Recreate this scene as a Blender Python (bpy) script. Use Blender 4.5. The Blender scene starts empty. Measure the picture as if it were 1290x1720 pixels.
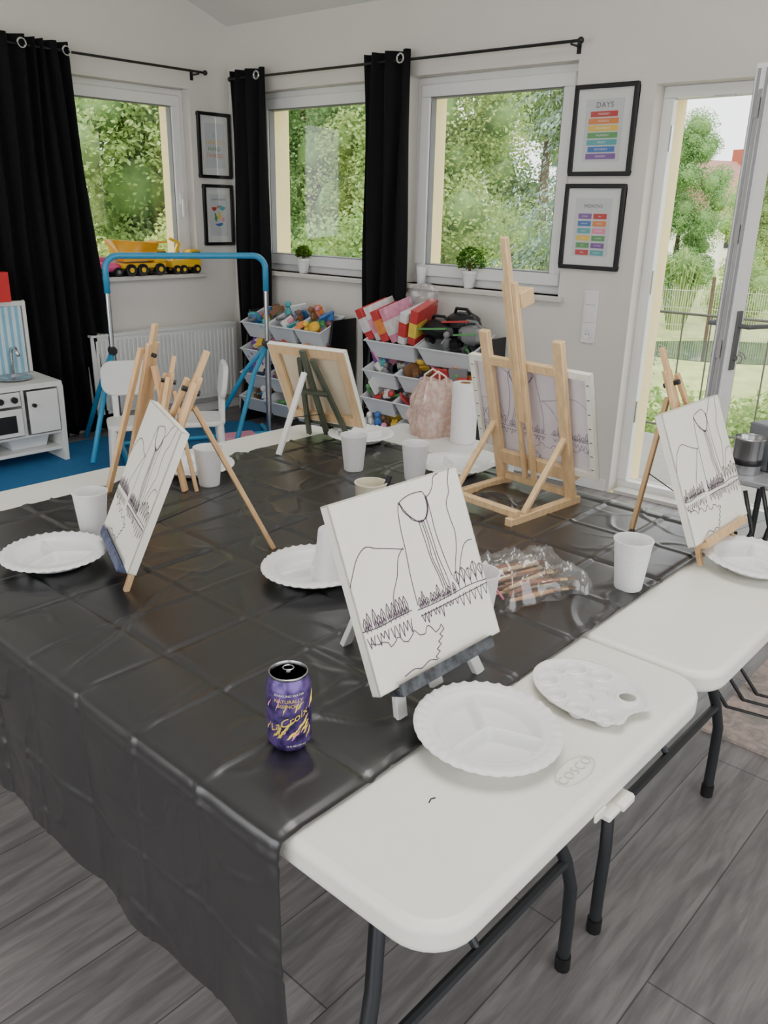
import bpy,bmesh,math,random
from mathutils import Vector as V, Matrix as MX, noise as NZ
from math import sin,cos,pi,radians as R
random.seed(7)
SC=bpy.context.scene; C=SC.collection
# ---------------- camera model (1290x1720) ----------------
f=1400.;P=R(20);RO=.0224;CH=1.5
def ray(u,v):
    a=(u-645)/f;b=(v-860)/f
    a2=a*cos(RO)+b*sin(RO);b2=b*cos(RO)-a*sin(RO)
    return V((a2,cos(P)-b2*sin(P),-(sin(P)+b2*cos(P))))
def atz(u,v,z):
    d=ray(u,v);return V((0,0,CH))+d*((z-CH)/d.z)
COR=V((-1.168,6.563,0));AB=R(-39.5);AL=R(46.5)
def hit(u,v,ang,off=0):
    x=V((cos(ang),sin(ang),0));n=V((-sin(ang),cos(ang),0));d=ray(u,v)
    p=d*((n.dot(COR)+off)/n.dot(d));p.z+=CH
    return (p-COR).dot(x),p.z
T_=MX.Translation
def RX(a):return MX.Rotation(a,4,'X')
def RY(a):return MX.Rotation(a,4,'Y')
def RZ(a):return MX.Rotation(a,4,'Z')
WB=T_(COR)@RZ(AB); WL=T_(COR)@RZ(AL)
TA=R(48.3);TU=V((cos(TA),sin(TA),0));TW=V((-sin(TA),cos(TA),0));WT=RZ(TA)   # table frame: x=u, y=w
cam=bpy.data.cameras.new('camera');co=bpy.data.objects.new('camera',cam);C.objects.link(co)
rt=V((cos(RO),sin(RO)*sin(P),sin(RO)*cos(P)));up=V((-sin(RO),cos(RO)*sin(P),cos(RO)*cos(P)));fw=V((0,cos(P),-sin(P)))
m=MX.Identity(4)
for i in range(3): m[i][0]=rt[i];m[i][1]=up[i];m[i][2]=-fw[i]
m[2][3]=CH;co.matrix_world=m
cam.sensor_fit='VERTICAL';cam.sensor_height=24;cam.lens=f*24/1720;cam.clip_start=.02;cam.clip_end=300
SC.camera=co
# ---------------- materials ----------------
def lin(c):
    r=[]
    for x in c[:3]:
        x=x/255.;r.append(x/12.92 if x<.04045 else ((x+.055)/1.055)**2.4)
    return (*r,1)
def mat(name,c,rough=.5,metal=0,ns=12,na=.08,bs=0,bd=.1,alpha=1,stretch=None,rotz=0,spec=.5,coat=0,c2=None,dist=0):
    m=bpy.data.materials.new(name);m.use_nodes=True;nt=m.node_tree;N=nt.nodes;L=nt.links;b=N['Principled BSDF']
    b.inputs['Roughness'].default_value=rough;b.inputs['Metallic'].default_value=metal;b.inputs['Alpha'].default_value=alpha
    b.inputs['Specular IOR Level'].default_value=spec;b.inputs['Coat Weight'].default_value=coat
    tc=N.new('ShaderNodeTexCoord');mp=N.new('ShaderNodeMapping');L.new(tc.outputs['Object'],mp.inputs[0])
    if rotz:
        m0=N.new('ShaderNodeMapping');m0.inputs['Rotation'].default_value[2]=rotz;L.new(tc.outputs['Object'],m0.inputs[0]);L.new(m0.outputs[0],mp.inputs[0])
    if stretch: mp.inputs['Scale'].default_value=stretch
    no=N.new('ShaderNodeTexNoise');no.inputs['Scale'].default_value=ns;no.inputs['Detail'].default_value=5;no.inputs['Distortion'].default_value=dist;L.new(mp.outputs[0],no.inputs[0])
    mix=N.new('ShaderNodeMix');mix.data_type='RGBA';l=lin(c)
    if c2:
        mix.inputs['A'].default_value=l;mix.inputs['B'].default_value=lin(c2)
        rr=N.new('ShaderNodeMapRange');rr.inputs[1].default_value=.38;rr.inputs[2].default_value=.62;L.new(no.outputs['Fac'],rr.inputs[0]);fac=rr.outputs[0]
    else:
        mix.inputs['A'].default_value=(*[x*(1-na*2) for x in l[:3]],1);mix.inputs['B'].default_value=(*[min(1,x*(1+na*2)) for x in l[:3]],1);fac=no.outputs['Fac']
    L.new(fac,mix.inputs['Factor']);L.new(mix.outputs['Result'],b.inputs['Base Color'])
    if bs:
        n2=N.new('ShaderNodeTexNoise');n2.inputs['Scale'].default_value=bs;n2.inputs['Detail'].default_value=3;L.new(mp.outputs[0],n2.inputs[0])
        bp=N.new('ShaderNodeBump');bp.inputs['Strength'].default_value=bd;bp.inputs['Distance'].default_value=.01
        L.new(n2.outputs['Fac'],bp.inputs['Height']);L.new(bp.outputs[0],b.inputs['Normal'])
    return m
_c={}
def pm(name,c,**k):
    if name not in _c:_c[name]=mat(name,c,**k)
    return _c[name]
COL=dict(red=(196,62,62),yellow=(240,200,80),blue=(62,118,186),green=(96,160,98),pink=(228,150,176),orange=(228,138,72),purple=(130,88,160),white=(232,232,228),teal=(90,172,176),brown=(130,92,62),black=(25,25,28),grey=(130,130,132),cream=(235,220,185))
def cm(c):return pm('plastic_'+c,COL[c],rough=.4,na=.04)
M_ty=pm('truck_yellow',(252,196,36),rough=.35)
M_wall=mat('wall_paint',(222,218,211),.8,ns=3,na=.02,bs=90,bd=.12)
M_ceil=mat('ceiling_paint',(222,221,217),.85,ns=2,na=.02,bs=60,bd=.1)
M_ext=mat('cream_render',(245,226,170),.9,ns=20,na=.04,bs=60,bd=.3)
M_pvc=mat('white_upvc',(236,236,234),.3,na=.02)
M_sill=mat('sill_stone',(214,210,202),.35,ns=30,na=.05)
M_wt=mat('white_table_plastic',(240,239,229),.36,ns=6,na=.02,bs=250,bd=.06)
M_leg=mat('dark_grey_powder_coat',(48,51,54),.4,metal=.3,na=.05)
M_iron=mat('weathered_iron',(88,90,90),.6,na=.1)
M_pine=mat('pine_wood',(222,188,142),.5,ns=14,na=.16,stretch=(6,6,1),bs=60,bd=.08)
M_pine2=mat('pine_wood_warm',(210,172,126),.5,ns=14,na=.16,stretch=(6,6,1),bs=60,bd=.08)
M_canvas=mat('primed_canvas',(238,235,223),.85,ns=10,na=.02,bs=500,bd=.2)
M_cback=mat('canvas_back',(224,208,180),.9,ns=10,na=.04,bs=500,bd=.2)
M_cback2=mat('canvas_back_white',(226,218,224),.9,ns=10,na=.04,bs=500,bd=.2)
M_ink=mat('pencil_ink',(78,56,78),.7)
M_inkf=mat('faint_ink',(136,120,142),.7)
M_foam=mat('white_foam',(232,232,231),.4,ns=30,na=.01,bs=300,bd=.04)
M_whpl=mat('white_gloss_plastic',(236,236,234),.2,na=.01,coat=.3)
M_alu=mat('brushed_aluminium',(200,200,203),.25,metal=1,na=.04)
M_chrome=mat('chrome',(215,218,220),.12,metal=1,na=.02)
M_purple=mat('purple_can',(54,42,92),.3,metal=.5,ns=60,c2=(108,84,150))
M_gold=mat('gold_print',(236,208,80),.35,metal=.15)
M_pinkp=mat('pink_print',(225,150,170),.35)
M_blk=mat('black_frame',(22,22,24),.4,na=.1)
M_cur=mat('black_curtain_fabric',(17,17,20),.85,ns=30,na=.2,bs=400,bd=.2,spec=.2)
M_mat=mat('mount_board',(226,227,224),.7,na=.01)
M_print=mat('grey_paper',(206,210,211),.6,na=.01)
M_blue=mat('light_blue_steel',(60,155,200),.35,na=.04)
M_mblue=mat('blue_mat',(38,108,160),.8,ns=40,na=.1,bs=300,bd=.3)
M_bin=mat('grey_white_bin',(218,222,226),.4,na=.03)
M_paint=mat('paint_stained_board',(36,38,42),.5,ns=60,c2=(78,82,88))
M_olive=mat('olive_painted_wood',(78,84,70),.55,ns=20,na=.2)
M_wwood=mat('white_painted_wood',(230,230,226),.45,na=.03)
M_rad=mat('radiator_enamel',(228,228,224),.3,na=.01)
M_towel=mat('paper_towel',(244,244,244),.9,ns=50,na=.02,bs=120,bd=.4)
M_seal=mat('rubber_seal',(112,114,118),.6)
def shader(name,build):
    m=bpy.data.materials.new(name);m.use_nodes=True;nt=m.node_tree;N=nt.nodes;L=nt.links
    N.remove(N['Principled BSDF']);build(N,L,N['Material Output']);return m
def glass(name='window_glass',lo=.03,hi=.07,sc=2,ro=.02):
    def b(N,L,o):
        t=N.new('ShaderNodeBsdfTransparent');g=N.new('ShaderNodeBsdfGlossy');g.inputs['Roughness'].default_value=ro
        no=N.new('ShaderNodeTexNoise');no.inputs['Scale'].default_value=sc
        mr=N.new('ShaderNodeMapRange');mr.inputs[3].default_value=lo;mr.inputs[4].default_value=hi;L.new(no.outputs['Fac'],mr.inputs[0])
        x=N.new('ShaderNodeMixShader');L.new(mr.outputs[0],x.inputs[0]);L.new(t.outputs[0],x.inputs[1]);L.new(g.outputs[0],x.inputs[2]);L.new(x.outputs[0],o.inputs[0])
    return shader(name,b)
M_glass=glass()
def trl(name,c,tr,transp,gl=.06,c2=None,sc=20,ro=.25):
    def b(N,L,o):
        no=N.new('ShaderNodeTexNoise');no.inputs['Scale'].default_value=sc
        mx=N.new('ShaderNodeMix');mx.data_type='RGBA';l=lin(c);mx.inputs['A'].default_value=lin(c2) if c2 else (*[v*.95 for v in l[:3]],1);mx.inputs['B'].default_value=l
        mr=N.new('ShaderNodeMapRange');mr.inputs[1].default_value=.42;mr.inputs[2].default_value=.58;L.new(no.outputs['Fac'],mr.inputs[0]);L.new(mr.outputs[0],mx.inputs['Factor'])
        d=N.new('ShaderNodeBsdfDiffuse');t=N.new('ShaderNodeBsdfTranslucent');p=N.new('ShaderNodeBsdfTransparent');g=N.new('ShaderNodeBsdfGlossy');g.inputs['Roughness'].default_value=ro
        L.new(mx.outputs['Result'],d.inputs[0]);L.new(mx.outputs['Result'],t.inputs[0])
        a=N.new('ShaderNodeMixShader');a.inputs[0].default_value=tr;L.new(d.outputs[0],a.inputs[1]);L.new(t.outputs[0],a.inputs[2])
        e=N.new('ShaderNodeMixShader');e.inputs[0].default_value=transp;L.new(a.outputs[0],e.inputs[1]);L.new(p.outputs[0],e.inputs[2])
        h=N.new('ShaderNodeMixShader');h.inputs[0].default_value=gl;L.new(e.outputs[0],h.inputs[1]);L.new(g.outputs[0],h.inputs[2]);L.new(h.outputs[0],o.inputs[0])
    return shader(name,b)
M_frost=trl('frosted_plastic',(255,255,255),.42,.14,.04)
M_bag=trl('clear_film',(245,245,246),.4,.92,.13,ro=.12)
M_pinkf=trl('pink_film',(240,222,212),.45,.05,.1,c2=(224,190,178),sc=12)
def leafmat(name,c1,c2):
    def b(N,L,o):
        g=N.new('ShaderNodeNewGeometry');mx=N.new('ShaderNodeMix');mx.data_type='RGBA'
        mx.inputs['A'].default_value=lin(c1);mx.inputs['B'].default_value=lin(c2);L.new(g.outputs['Random Per Island'],mx.inputs['Factor'])
        oi=N.new('ShaderNodeObjectInfo');hs=N.new('ShaderNodeHueSaturation');mr=N.new('ShaderNodeMapRange');mr.inputs[3].default_value=.475;mr.inputs[4].default_value=.54;L.new(oi.outputs['Random'],mr.inputs[0]);L.new(mr.outputs[0],hs.inputs['Hue'])
        mv=N.new('ShaderNodeMapRange');mv.inputs[3].default_value=1.15;mv.inputs[4].default_value=.78;L.new(oi.outputs['Random'],mv.inputs[0]);L.new(mv.outputs[0],hs.inputs['Value']);L.new(mx.outputs['Result'],hs.inputs['Color'])
        d=N.new('ShaderNodeBsdfDiffuse');t=N.new('ShaderNodeBsdfTranslucent');x=N.new('ShaderNodeMixShader');x.inputs[0].default_value=.45
        L.new(hs.outputs[0],d.inputs[0]);L.new(hs.outputs[0],t.inputs[0]);L.new(d.outputs[0],x.inputs[1]);L.new(t.outputs[0],x.inputs[2]);L.new(x.outputs[0],o.inputs[0])
    return shader(name,b)
L_y=leafmat('leaf_yellow_green',(150,174,96),(206,218,146))
L_g=leafmat('leaf_mid_green',(122,158,100),(180,204,142))
L_d=leafmat('leaf_house_plant',(40,80,30),(110,150,60))
L_s=leafmat('spruce_needles',(112,144,128),(170,192,176))
L_c=mat('foliage_core',(110,140,82),.95,ns=6,na=.35)
M_bark=mat('bark',(95,80,62),.9,ns=10,na=.3,bs=20,bd=.5)
def floormat():
    m=mat('grey_laminate_planks',(112,108,108),.4,ns=4,stretch=(.8,7,1),rotz=-TA,bs=9,bd=.04,c2=(138,134,133),dist=.8)
    nt=m.node_tree;N=nt.nodes;L=nt.links;b=N['Principled BSDF']
    tc=N.new('ShaderNodeTexCoord');mp=N.new('ShaderNodeMapping');mp.inputs['Rotation'].default_value[2]=-TA;L.new(tc.outputs['Object'],mp.inputs[0])
    br=N.new('ShaderNodeTexBrick');L.new(mp.outputs[0],br.inputs[0]);br.offset=.37
    br.inputs['Color1'].default_value=(.86,.86,.87,1);br.inputs['Color2'].default_value=(1.12,1.1,1.1,1);br.inputs['Mortar'].default_value=(.36,.36,.36,1)
    br.inputs['Scale'].default_value=1;br.inputs['Mortar Size'].default_value=.0019;br.inputs['Mortar Smooth'].default_value=.2;br.inputs['Brick Width'].default_value=1.35;br.inputs['Row Height'].default_value=.22
    n3=N.new('ShaderNodeTexNoise');n3.inputs['Scale'].default_value=24;n3.inputs['Detail'].default_value=6;n3.inputs['Distortion'].default_value=1.2
    m2=N.new('ShaderNodeMapping');m2.inputs['Scale'].default_value=(.4,3.2,1);L.new(mp.outputs[0],m2.inputs[0]);L.new(m2.outputs[0],n3.inputs[0])
    rp=N.new('ShaderNodeMapRange');rp.inputs[1].default_value=.3;rp.inputs[2].default_value=.7;rp.inputs[3].default_value=.9;rp.inputs[4].default_value=1.1;L.new(n3.outputs['Fac'],rp.inputs[0])
    mu=N.new('ShaderNodeMix');mu.data_type='RGBA';mu.blend_type='MULTIPLY';mu.inputs['Factor'].default_value=1
    mv=N.new('ShaderNodeMix');mv.data_type='RGBA';mv.blend_type='MULTIPLY';mv.inputs['Factor'].default_value=1
    src=b.inputs['Base Color'].links[0].from_socket;L.new(src,mu.inputs['A']);L.new(br.outputs[0],mu.inputs['B']);L.new(mu.outputs['Result'],mv.inputs['A']);L.new(rp.outputs[0],mv.inputs['B']);L.new(mv.outputs['Result'],b.inputs['Base Color']);return m
M_floor=floormat()
M_cloth=mat('black_plastic_film',(25,25,27),.33,ns=6,na=.1,bs=9,bd=.035,spec=1.0,coat=.35)
M_cloth.node_tree.nodes['Principled BSDF'].inputs['Coat Roughness'].default_value=.3
M_grass=mat('lawn_grass',(170,182,112),.95,ns=3,na=.25,bs=60,bd=.6)
M_rug=mat('faded_pink_rug',(150,144,138),.95,ns=22,bs=200,bd=.6,c2=(192,172,164),dist=1)
# ---------------- mesh builder ----------------
class MB:
    def __init__(s):s.v=[];s.f=[];s.m=[];s.mi=0
    def add(s,vs,fs,T=None):
        n=len(s.v)
        s.v+=[tuple(T@V(v)) for v in vs] if T is not None else [tuple(v) for v in vs]
        for q in fs:s.f.append([n+i for i in q]);s.m.append(s.mi)
        return s
    def box(s,x0,x1,y0,y1,z0,z1,T=None):
        return s.add([(x0,y0,z0),(x1,y0,z0),(x1,y1,z0),(x0,y1,z0),(x0,y0,z1),(x1,y0,z1),(x1,y1,z1),(x0,y1,z1)],[(0,3,2,1),(4,5,6,7),(0,1,5,4),(1,2,6,5),(2,3,7,6),(3,0,4,7)],T)
    def bar(s,p,q,w,h,side=(1,0,0),T=None):
        p=V(p);q=V(q);d=(q-p).normalized();a=V(side);a=(a-d*a.dot(d)).normalized();b=d.cross(a)
        vs=[]
        for c in(p,q):
            for i,j in((-1,-1),(1,-1),(1,1),(-1,1)):vs.append(c+a*i*w/2+b*j*h/2)
        return s.add(vs,[(0,3,2,1),(4,5,6,7),(0,1,5,4),(1,2,6,5),(2,3,7,6),(3,0,4,7)],T)
    def tube(s,pts,r,n=8,T=None,closed=False):
        pts=[V(p) for p in pts];vs=[];fs=[];k=len(pts);rr=r if isinstance(r,(list,tuple)) else [r]*k
        ref=V((0,0,1))
        d0=(pts[1]-pts[0]).normalized()
        if abs(d0.z)>.9:ref=V((1,0,0))
        a=(ref-d0*ref.dot(d0)).normalized()
        for i in range(k):
            if closed:d=(pts[(i+1)%k]-pts[i-1]).normalized()
            else:d=(pts[min(i+1,k-1)]-pts[max(i-1,0)]).normalized()
            a=(a-d*a.dot(d)).normalized();b=d.cross(a)
            for j in range(n):vs.append(pts[i]+(a*cos(2*pi*j/n)+b*sin(2*pi*j/n))*rr[i])
        for i in range(k if closed else k-1):
            i2=(i+1)%k
            for j in range(n):fs.append((i*n+j,i*n+(j+1)%n,i2*n+(j+1)%n,i2*n+j))
        if not closed:fs+=[tuple(range(n)),tuple(range((k-1)*n,k*n))]
        return s.add(vs,fs,T)
    def lathe(s,pr,n=28,T=None):
        vs=[];fs=[];k=len(pr)
        for r,z in pr:
            for j in range(n):vs.append((r*cos(2*pi*j/n),r*sin(2*pi*j/n),z))
        for i in range(k-1):
            for j in range(n):fs.append((i*n+j,i*n+(j+1)%n,(i+1)*n+(j+1)%n,(i+1)*n+j))
        if pr[0][0]>0:fs.append(tuple(range(n)))
        if pr[-1][0]>0:fs.append(tuple(range((k-1)*n,k*n)))
        return s.add(vs,fs,T)
    def ball(s,c,r,n=10,T=None,jit=0):
        if not isinstance(r,(tuple,list)):r=(r,r,r)
        vs=[];fs=[];h=n//2+1
        for i in range(h+1):
            t=pi*i/h
            for j in range(n):
                k=1+random.uniform(-jit,jit)
                vs.append((c[0]+r[0]*sin(t)*cos(2*pi*j/n)*k,c[1]+r[1]*sin(t)*sin(2*pi*j/n)*k,c[2]+r[2]*cos(t)*k if 0<i<h else c[2]+r[2]*cos(t)))
        for i in range(h):
            for j in range(n):fs.append((i*n+j,i*n+(j+1)%n,(i+1)*n+(j+1)%n,(i+1)*n+j))
        return s.add(vs,fs,T)
    def prism(s,poly,z0,z1,T=None):
        n=len(poly);vs=[(x,y,z0) for x,y in poly]+[(x,y,z1) for x,y in poly]
        return s.add(vs,[tuple(range(n-1,-1,-1)),tuple(range(n,2*n))]+[(i,(i+1)%n,n+(i+1)%n,n+i) for i in range(n)],T)
    def ribbon(s,pts,w,T=None):
        for p,q in zip(pts,pts[1:]):
            dx,dy=q[0]-p[0],q[1]-p[1];l=math.hypot(dx,dy)
            if l<1e-6:continue
            nx,ny=-dy/l*w/2,dx/l*w/2;ex,ey=dx/l*w*.3,dy/l*w*.3
            s.add([(p[0]+nx-ex,0,p[1]+ny-ey),(p[0]-nx-ex,0,p[1]-ny-ey),(q[0]-nx+ex,0,q[1]-ny+ey),(q[0]+nx+ex,0,q[1]+ny+ey)],[(0,1,2,3)],T)
        return s
    def text(s,body,size,T,fn=None,space=1):
        cu=bpy.data.curves.new('t','FONT');cu.body=body;cu.size=size;cu.align_x='CENTER';cu.align_y='CENTER';cu.space_character=space;cu.resolution_u=3
        o=bpy.data.objects.new('t',cu);C.objects.link(o);dg=bpy.context.evaluated_depsgraph_get()
        me=bpy.data.meshes.new_from_object(o.evaluated_get(dg))
        vs=[tuple(v.co) for v in me.vertices];fs=[tuple(p.vertices) for p in me.polygons]
        bpy.data.objects.remove(o);bpy.data.meshes.remove(me)
        if fn:vs=[fn(v) for v in vs]
        return s.add(vs,fs,T)
    def build(s,name,mats,parent=None,bevel=0,seg=2,mw=None,norm=True,sharp=38):
        me=bpy.data.meshes.new(name);me.from_pydata(s.v,[],s.f)
        if not isinstance(mats,(list,tuple)):mats=[mats]
        for x in mats:me.materials.append(x)
        me.polygons.foreach_set('material_index',s.m)
        if norm:
            b=bmesh.new();b.from_mesh(me);bmesh.ops.remove_doubles(b,verts=b.verts,dist=1e-6) if bevel or norm=='d' else None
            bmesh.ops.recalc_face_normals(b,faces=b.faces);b.to_mesh(me);b.free()
        me.polygons.foreach_set('use_smooth',[True]*len(me.polygons))
        me.set_sharp_from_angle(angle=R(sharp))
        o=bpy.data.objects.new(name,me);C.objects.link(o)
        if parent:o.parent=parent
        if mw is not None:o.matrix_world=mw
        if bevel:
            md=o.modifiers.new('bevel','BEVEL');md.width=bevel;md.segments=seg;md.limit_method='ANGLE';md.angle_limit=R(40)
        return o
def tag(o,label,cat,group=None,kind=None):
    o['label']=label;o['category']=cat
    if group:o['group']=group
    if kind:o['kind']=kind
    return o
def thing(name,label,cat,mw=None,group=None):
    o=bpy.data.objects.new(name,None);C.objects.link(o);o.empty_display_size=.05
    if mw is not None:o.matrix_world=mw
    return tag(o,label,cat,group)
def struct(o):o['kind']='structure';return o
def dup(root,mw,label,group=None):
    r=root.copy();C.objects.link(r);r.matrix_world=mw;r['label']=label
    if group:r['group']=group
    for ch in root.children:
        c=ch.copy();C.objects.link(c);c.parent=r
        for g in ch.children:
            d=g.copy();C.objects.link(d);d.parent=c
    return r
def B(*a,**k):return MB().box(*a,**k)
# ---------------- the room ----------------
z_top=hit(690,128,AB)[1]
w3a=hit(684,300,AB)[0];w3b=hit(955,300,AB)[0]
w2a=hit(424,300,AB)[0];w2b=w3a-.27
sill_z=(hit(800,486,AB)[1]+hit(520,460,AB)[1])/2
dL=hit(1072,400,AB)[0];dR=dL+.98;dT=hit(1110,140,AB)[1]
lwb=hit(325,300,AL)[0];lwa=lwb-1.15
lsz=hit(250,462,AL)[1];ltz=hit(320,150,AL)[1]
CZ=2.66;SL=.36
def wall_cells(mb,x0,x1,z0,z1,holes,y0,y1):
    xs=sorted(set([x0,x1]+[h for o in holes for h in o[:2]]));zs=sorted(set([z0,z1]+[h for o in holes for h in o[2:]]))
    for a,b in zip(xs,xs[1:]):
        for c,d in zip(zs,zs[1:]):
            cx,cz=(a+b)/2,(c+d)/2
            if any(o[0]<cx<o[1] and o[2]<cz<o[3] for o in holes):continue
            mb.box(a,b,y0,y1,c,d)
bh=[(w2a,w2b,sill_z,z_top),(w3a,w3b,sill_z,z_top),(dL,dR,0,dT)]
lh=[(lwa,lwb,lsz,ltz)]
mb=MB();wall_cells(mb,0,7.4,0,CZ,bh,0,.16);struct(mb.build('wall_back',M_wall,mw=WB))
sh=.03
mb=MB();wall_cells(mb,-.3,7.4,-.6,CZ+.1,[(h[0]+sh,h[1]-sh,h[2]+(.03 if h[2]>0 else 0),h[3]-sh) for h in bh],.165,.34);struct(mb.build('wall_back_outer',M_ext,mw=WB))
mb=MB();wall_cells(mb,-7.5,0,0,CZ,lh,0,.16)
mb.add([(0,0,CZ),(-7.5,0,CZ),(-7.5,0,CZ+7.5*SL),(0,.16,CZ),(-7.5,.16,CZ),(-7.5,.16,CZ+7.5*SL)],[(0,1,2),(3,4,5),(0,2,5,3),(1,2,5,4),(0,1,4,3)])
struct(mb.build('wall_left',M_wall,mw=WL))
mb=MB();wall_cells(mb,-7.5,.16,-.6,CZ,[(h[0]+sh,h[1]-sh,h[2]+.03,h[3]-sh) for h in lh],.165,.34);struct(mb.build('wall_left_outer',M_ext,mw=WL))
# unseen right and rear walls added to cut fill; openings sized to admit daylight
mb=MB();wall_cells(mb,-7.4,0,0,CZ,[(-6.4,-1.6,.3,2.45)],-.16,0)
mb.add([(0,0,CZ),(-7.4,0,CZ),(-7.4,0,CZ+7.4*SL),(0,-.16,CZ),(-7.4,-.16,CZ),(-7.4,-.16,CZ+7.4*SL)],[(0,1,2),(3,4,5),(0,2,5,3),(1,2,5,4),(0,1,4,3)])
struct(mb.build('wall_right',M_wall,mw=WB@T_((7.4,0,0))@RZ(R(90))))
mb=MB();wall_cells(mb,-.9,7.4,0,CZ+7.3*SL,[(1.0,6.6,0.,2.7)],-7.45,-7.3);struct(mb.build('wall_rear',M_wall,mw=WB))
mb=MB();mb.box(-1.0,7.4,-7.6,.0,-.06,0);
o=mb.build('floor',M_floor,mw=WB);struct(o)
o.data.transform(o.matrix_world);o.matrix_world=MX.Identity(4)
mb=MB();mb.add([(-1.2,.2,CZ-.2*SL),(7.6,.2,CZ-.2*SL),(7.6,-7.5,CZ+7.5*SL),(-1.2,-7.5,CZ+7.5*SL),(-1.2,.2,CZ+.1),(7.6,.2,CZ+.1),(7.6,-7.5,CZ+7.5*SL+.15),(-1.2,-7.5,CZ+7.5*SL+.15)],[(0,1,2,3),(4,5,6,7),(0,1,5,4),(1,2,6,5),(2,3,7,6),(3,0,4,7)])
struct(mb.build('ceiling',M_ceil,mw=WB))
struct(B(0,dL-.02,-.014,0,0,.07).build('baseboard_back',M_pvc,mw=WB,bevel=.003))
struct(B(-7,-.015,-.014,0,0,.07).build('baseboard_left',M_pvc,mw=WL,bevel=.003))
def frame4(mb,x0,x1,z0,z1,w,y0,y1):
    mb.box(x0,x1,y0,y1,z1-w,z1);mb.box(x0,x1,y0,y1,z0,z0+w);mb.box(x0,x0+w,y0,y1,z0+w,z1-w);mb.box(x1-w,x1,y0,y1,z0+w,z1-w)
def window(n,x0,x1,z0,z1,W,handle=None):
    r=bpy.data.objects.new('window_%d'%n,None);C.objects.link(r);r.matrix_world=W;struct(r)
    mb=MB();frame4(mb,x0,x1,z0,z1,.05,.085,.155);mb.build('window_frame',M_pvc,r,bevel=.006)
    mb=MB();frame4(mb,x0+.04,x1-.04,z0+.045,z1-.04,.07,.06,.13);mb.build('sash',M_pvc,r,bevel=.008)
    mb=MB();frame4(mb,x0+.108,x1-.108,z0+.113,z1-.108,.007,.07,.12);mb.build('rubber_seal',M_seal,r)
    B(x0+.1,x1-.1,.094,.1,z0+.1,z1-.1).build('pane',M_glass,r)
    B(x0-.04,x1+.04,-.045,.09,z0-.03,z0).build('window_sill',M_sill,r,bevel=.006)
    B(x0-.02,x1+.02,.16,.4,z0-.03,z0+.012).build('outer_sill',M_alu,r)
    if handle:
        hx,hz=handle;B(hx-.014,hx+.014,.045,.06,hz-.04,hz+.04).bar((hx,.03,hz),(hx,.03,hz-.12),.02,.014).build('handle',M_whpl,r,bevel=.004)
window(1,lwa,lwb,lsz,ltz,WL,(lwb-.075,(lsz+ltz)/2-.1))
window(2,w2a,w2b,sill_z,z_top,WB)
window(3,w3a,w3b,sill_z,z_top,WB)
r=bpy.data.objects.new('door_1',None);C.objects.link(r);r.matrix_world=WB;struct(r)
mb=MB();frame4(mb,dL,dR,0,dT,.055,.1,.16);mb.build('door_frame',M_pvc,r,bevel=.006)
mb=MB()
for zz in(.4,1.1,1.8):mb.box(dL+.05,dL+.062,.105,.125,zz,zz+.12)
for xx in(dL+.25,dL+.6):mb.box(xx,xx+.1,.105,.125,dT-.062,dT-.05)
mb.build('strike_plate',M_alu,r)
B(dL+.03,dR-.03,.0,.3,-.02,.02).build('threshold',M_sill,r)
HP=WB@V((dR-.03,.09,0));fe=ray(1238,400);best=None
for k in range(400):
    a=R(180+k*.25);p=HP+V((cos(a),sin(a),0))*.88
    e=abs(p.x/p.y-fe.x/fe.y)+(0 if p.y<HP.y else 9)
    if best is None or e<best[0]:best=(e,a)
la=best[1]
r=bpy.data.objects.new('door_2',None);C.objects.link(r);r.matrix_world=T_(HP)@RZ(la);struct(r)
mb=MB();frame4(mb,.0,.88,.03,dT-.06,.085,-.035,.035);mb.build('door_leaf',M_pvc,r,bevel=.006)
mb=MB();frame4(mb,.083,.797,.113,dT-.143,.008,-.03,.03);mb.box(.88,.886,-.02,-.010,.05,dT-.08);mb.box(.88,.886,.014,.024,.05,dT-.08);mb.build('rubber_seal',pm('light_seal',(150,152,155),rough=.6),r)
B(.085,.795,-.004,.004,.115,dT-.145).build('pane',M_glass,r)
mb=MB();mb.box(.8795,.884,-.006,.008,.1,dT-.15)
for zz in(.5,.95,1.4,1.85):mb.box(.88,.892,-.008,.01,zz,zz+.07)
mb.build('lock_strip',M_alu,r)
for sgn in(-1,1):
    mb=MB();mb.box(.825,.855,sgn*.036,sgn*.046,.9,1.14);mb.tube([(.84,sgn*.04,1.08),(.84,sgn*.09,1.08),(.80,sgn*.095,1.08),(.70,sgn*.09,1.075)],.010,8);mb.tube([(.84,sgn*.04,.95),(.84,sgn*.055,.95)],.012,10)
    mb.build('door_handle',M_iron if sgn>0 else M_seal,r,bevel=.002)
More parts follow.
